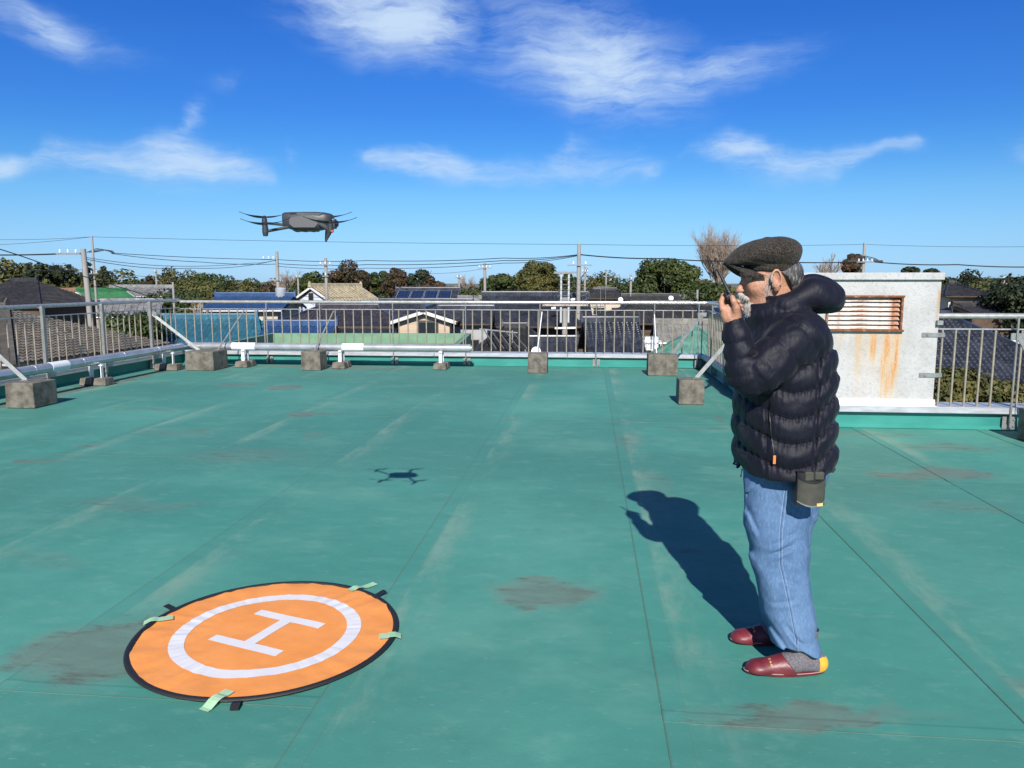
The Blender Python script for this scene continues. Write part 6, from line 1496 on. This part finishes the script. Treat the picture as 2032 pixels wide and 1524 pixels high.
for k in range(3): b.path([(qx(1683 + 4 * k), -.2, HZ(520, 64) - G), (qx(1697), -.2, HZ(512 + 2 * k, 64) - G), (qx(1716), -.2, HZ(508 + 3 * k, 64) - G), (qx(1736), -.2, HZ(513 + 2 * k, 64) - G), (qx(1750 - 3 * k), -.2, HZ(521, 64) - G)], .03, 5)
b.build('jumper_cables', M['wire'], P9)
for px in (1690, 1742):
    m = MB(); m.path([(qx(px) - .35, -.2, HZ(519, 64) - G), (qx(px) + .35, -.2, HZ(519, 64) - G)], [.06, .11], 8); m.build('cable_clamp', M['wire'], P9)
P10, _ = pole('thin pole right of the balcony house among trees', 1993, 82, 550, [(553, 1986, 2000, 2)], .1)
P11, _ = pole('slim pole between round evergreen and main pole', 1203, 100, 538, [], .1)
P12, _ = pole('short weathered pole left of the round evergreen', 1252, 84, 545, [(555, 1247, 1257, 1)], .12)
P13, _ = pole('short post rising above the far railing corner at right', 1384, 70, 575, [], .1)
P14, _ = pole('short post behind the far left corner of the railing', 343, 52, 560, [], .07)
P15, _ = pole('distant double pole right behind the main pole', 1161, 88, 529, [(540, 1154, 1168, 3)], .12)
P16, _ = pole('thin pole with box on the left beyond grey roofed building', 309, 110, 535, [(540, 303, 314, 1)], .12)
# thin lattice pylon on the horizon
def cable(label, pts, r=.018, sag=0.0):
    P = []
    for (x0, y0, Y0), (x1, y1, Y1) in zip(pts, pts[1:]):
        a, b_ = at(x0, y0, Y0), at(x1, y1, Y1); n = 10
        for i in range(n + (1 if (x1, y1, Y1) == pts[-1] else 0)):
            t_ = i / n; p = a.lerp(b_, t_); p.z -= sag * 4 * t_ * (1 - t_); P.append(p)
    base = P[0].copy(); o = MB().path([p - base for p in P], r, 4).build('overhead_cable', M['wire'], loc=base)
    tag(o, label, 'cable', 'overhead cables')
cable('highest thin wire running across the whole sky', [(-40, 475, 62), (182, 470, 62), (1149, 485, 56), (1716, 485, 64), (2080, 489, 60)], .013, .1)
cable('thin wire falling from left edge to the thin left pole', [(-40, 487, 60), (182, 470, 62)], .013, .1)
cable('heavy cable from left edge to the loops on the thin left pole', [(-40, 505, 62), (118, 503, 56), (170, 501, 62)], .028, .05)
cable('second heavy cable from the left edge below the first', [(-40, 506.5, 60), (162, 503, 50)], .022, .05)
cable('thick sagging service cable crossing in front of left pole', [(-40, 483, 30), (110, 533, 36), (310, 593, 46), (385, 612, 50)], .022, -.05)
cable('upper cable from left loops to the pole at the blue roof', [(221, 502, 62), (548, 515, 70)], .024, .1)
cable('middle cable from left loops sagging to the pole at the blue roof', [(221, 503, 62), (400, 520, 66), (549, 524, 70)], .024, .1)
cable('lower cable from left pole sagging towards the blue roof pole', [(165, 513, 48), (380, 532, 60), (549, 516, 70)], .02, .25)
cable('lowest cable from left pole sagging and rising to the blue roof pole', [(172, 511, 50), (340, 528, 58), (500, 522, 68), (549, 515, 70)], .018, .1)
cable('upper heavy cable from blue roof pole to the main centre pole', [(549, 515, 70), (730, 517, 64), (1000, 512, 58), (1149, 505, 56)], .026, .12)
cable('middle heavy cable from blue roof pole to the main centre pole', [(549, 523, 70), (730, 525, 64), (1000, 517, 58), (1149, 506, 56)], .026, .12)
cable('lower heavy cable from blue roof pole to the main centre pole', [(549, 528, 70), (730, 532, 64), (1000, 522, 58), (1149, 507, 56)], .022, .15)
cable('heavy double cable from the main pole to the pole behind the cap', [(1149, 505, 56), (1320, 513, 58), (1480, 517, 60), (1700, 520, 64)], .042, .1)
cable('heavy cable from the pole behind the vent housing to right edge', [(1736, 520, 64), (1900, 525, 62), (2080, 529, 60)], .042, .1)
cable('thin cable low in front of the cedars', [(500, 566, 90), (800, 588, 84), (1000, 582, 80), (1110, 590, 60)], .016, .3)
cable('thin cable from left dome trees down to the blue roof', [(310, 548, 100), (560, 582, 80), (700, 590, 70)], .018, .2)
cable('service wire from the pole by the cream house to the right', [(646, 548, 66), (780, 540, 74), (962, 533, 78)], .014, .3)
cable('thin pale wire before the left wood edge', [(-40, 537, 52), (168, 535, 48), (330, 552, 56)], .012, .05)
cable('lower wire before the dark hipped roof at left', [(-40, 563, 46), (168, 566, 48), (420, 590, 60)], .012, .1)
cable('drop wire from the main pole to the dark blue house', [(1149, 560, 56), (1080, 584, 57), (1000, 600, 58)], .012, .2)
cable('drop wires from the main pole towards the right roofs', [(1149, 565, 56), (1260, 580, 60), (1380, 578, 70)], .012, .2)
cable('low wire crossing behind the far railing at centre', [(880, 612, 46), (1149, 622, 54), (1400, 618, 56)], .012, .1)
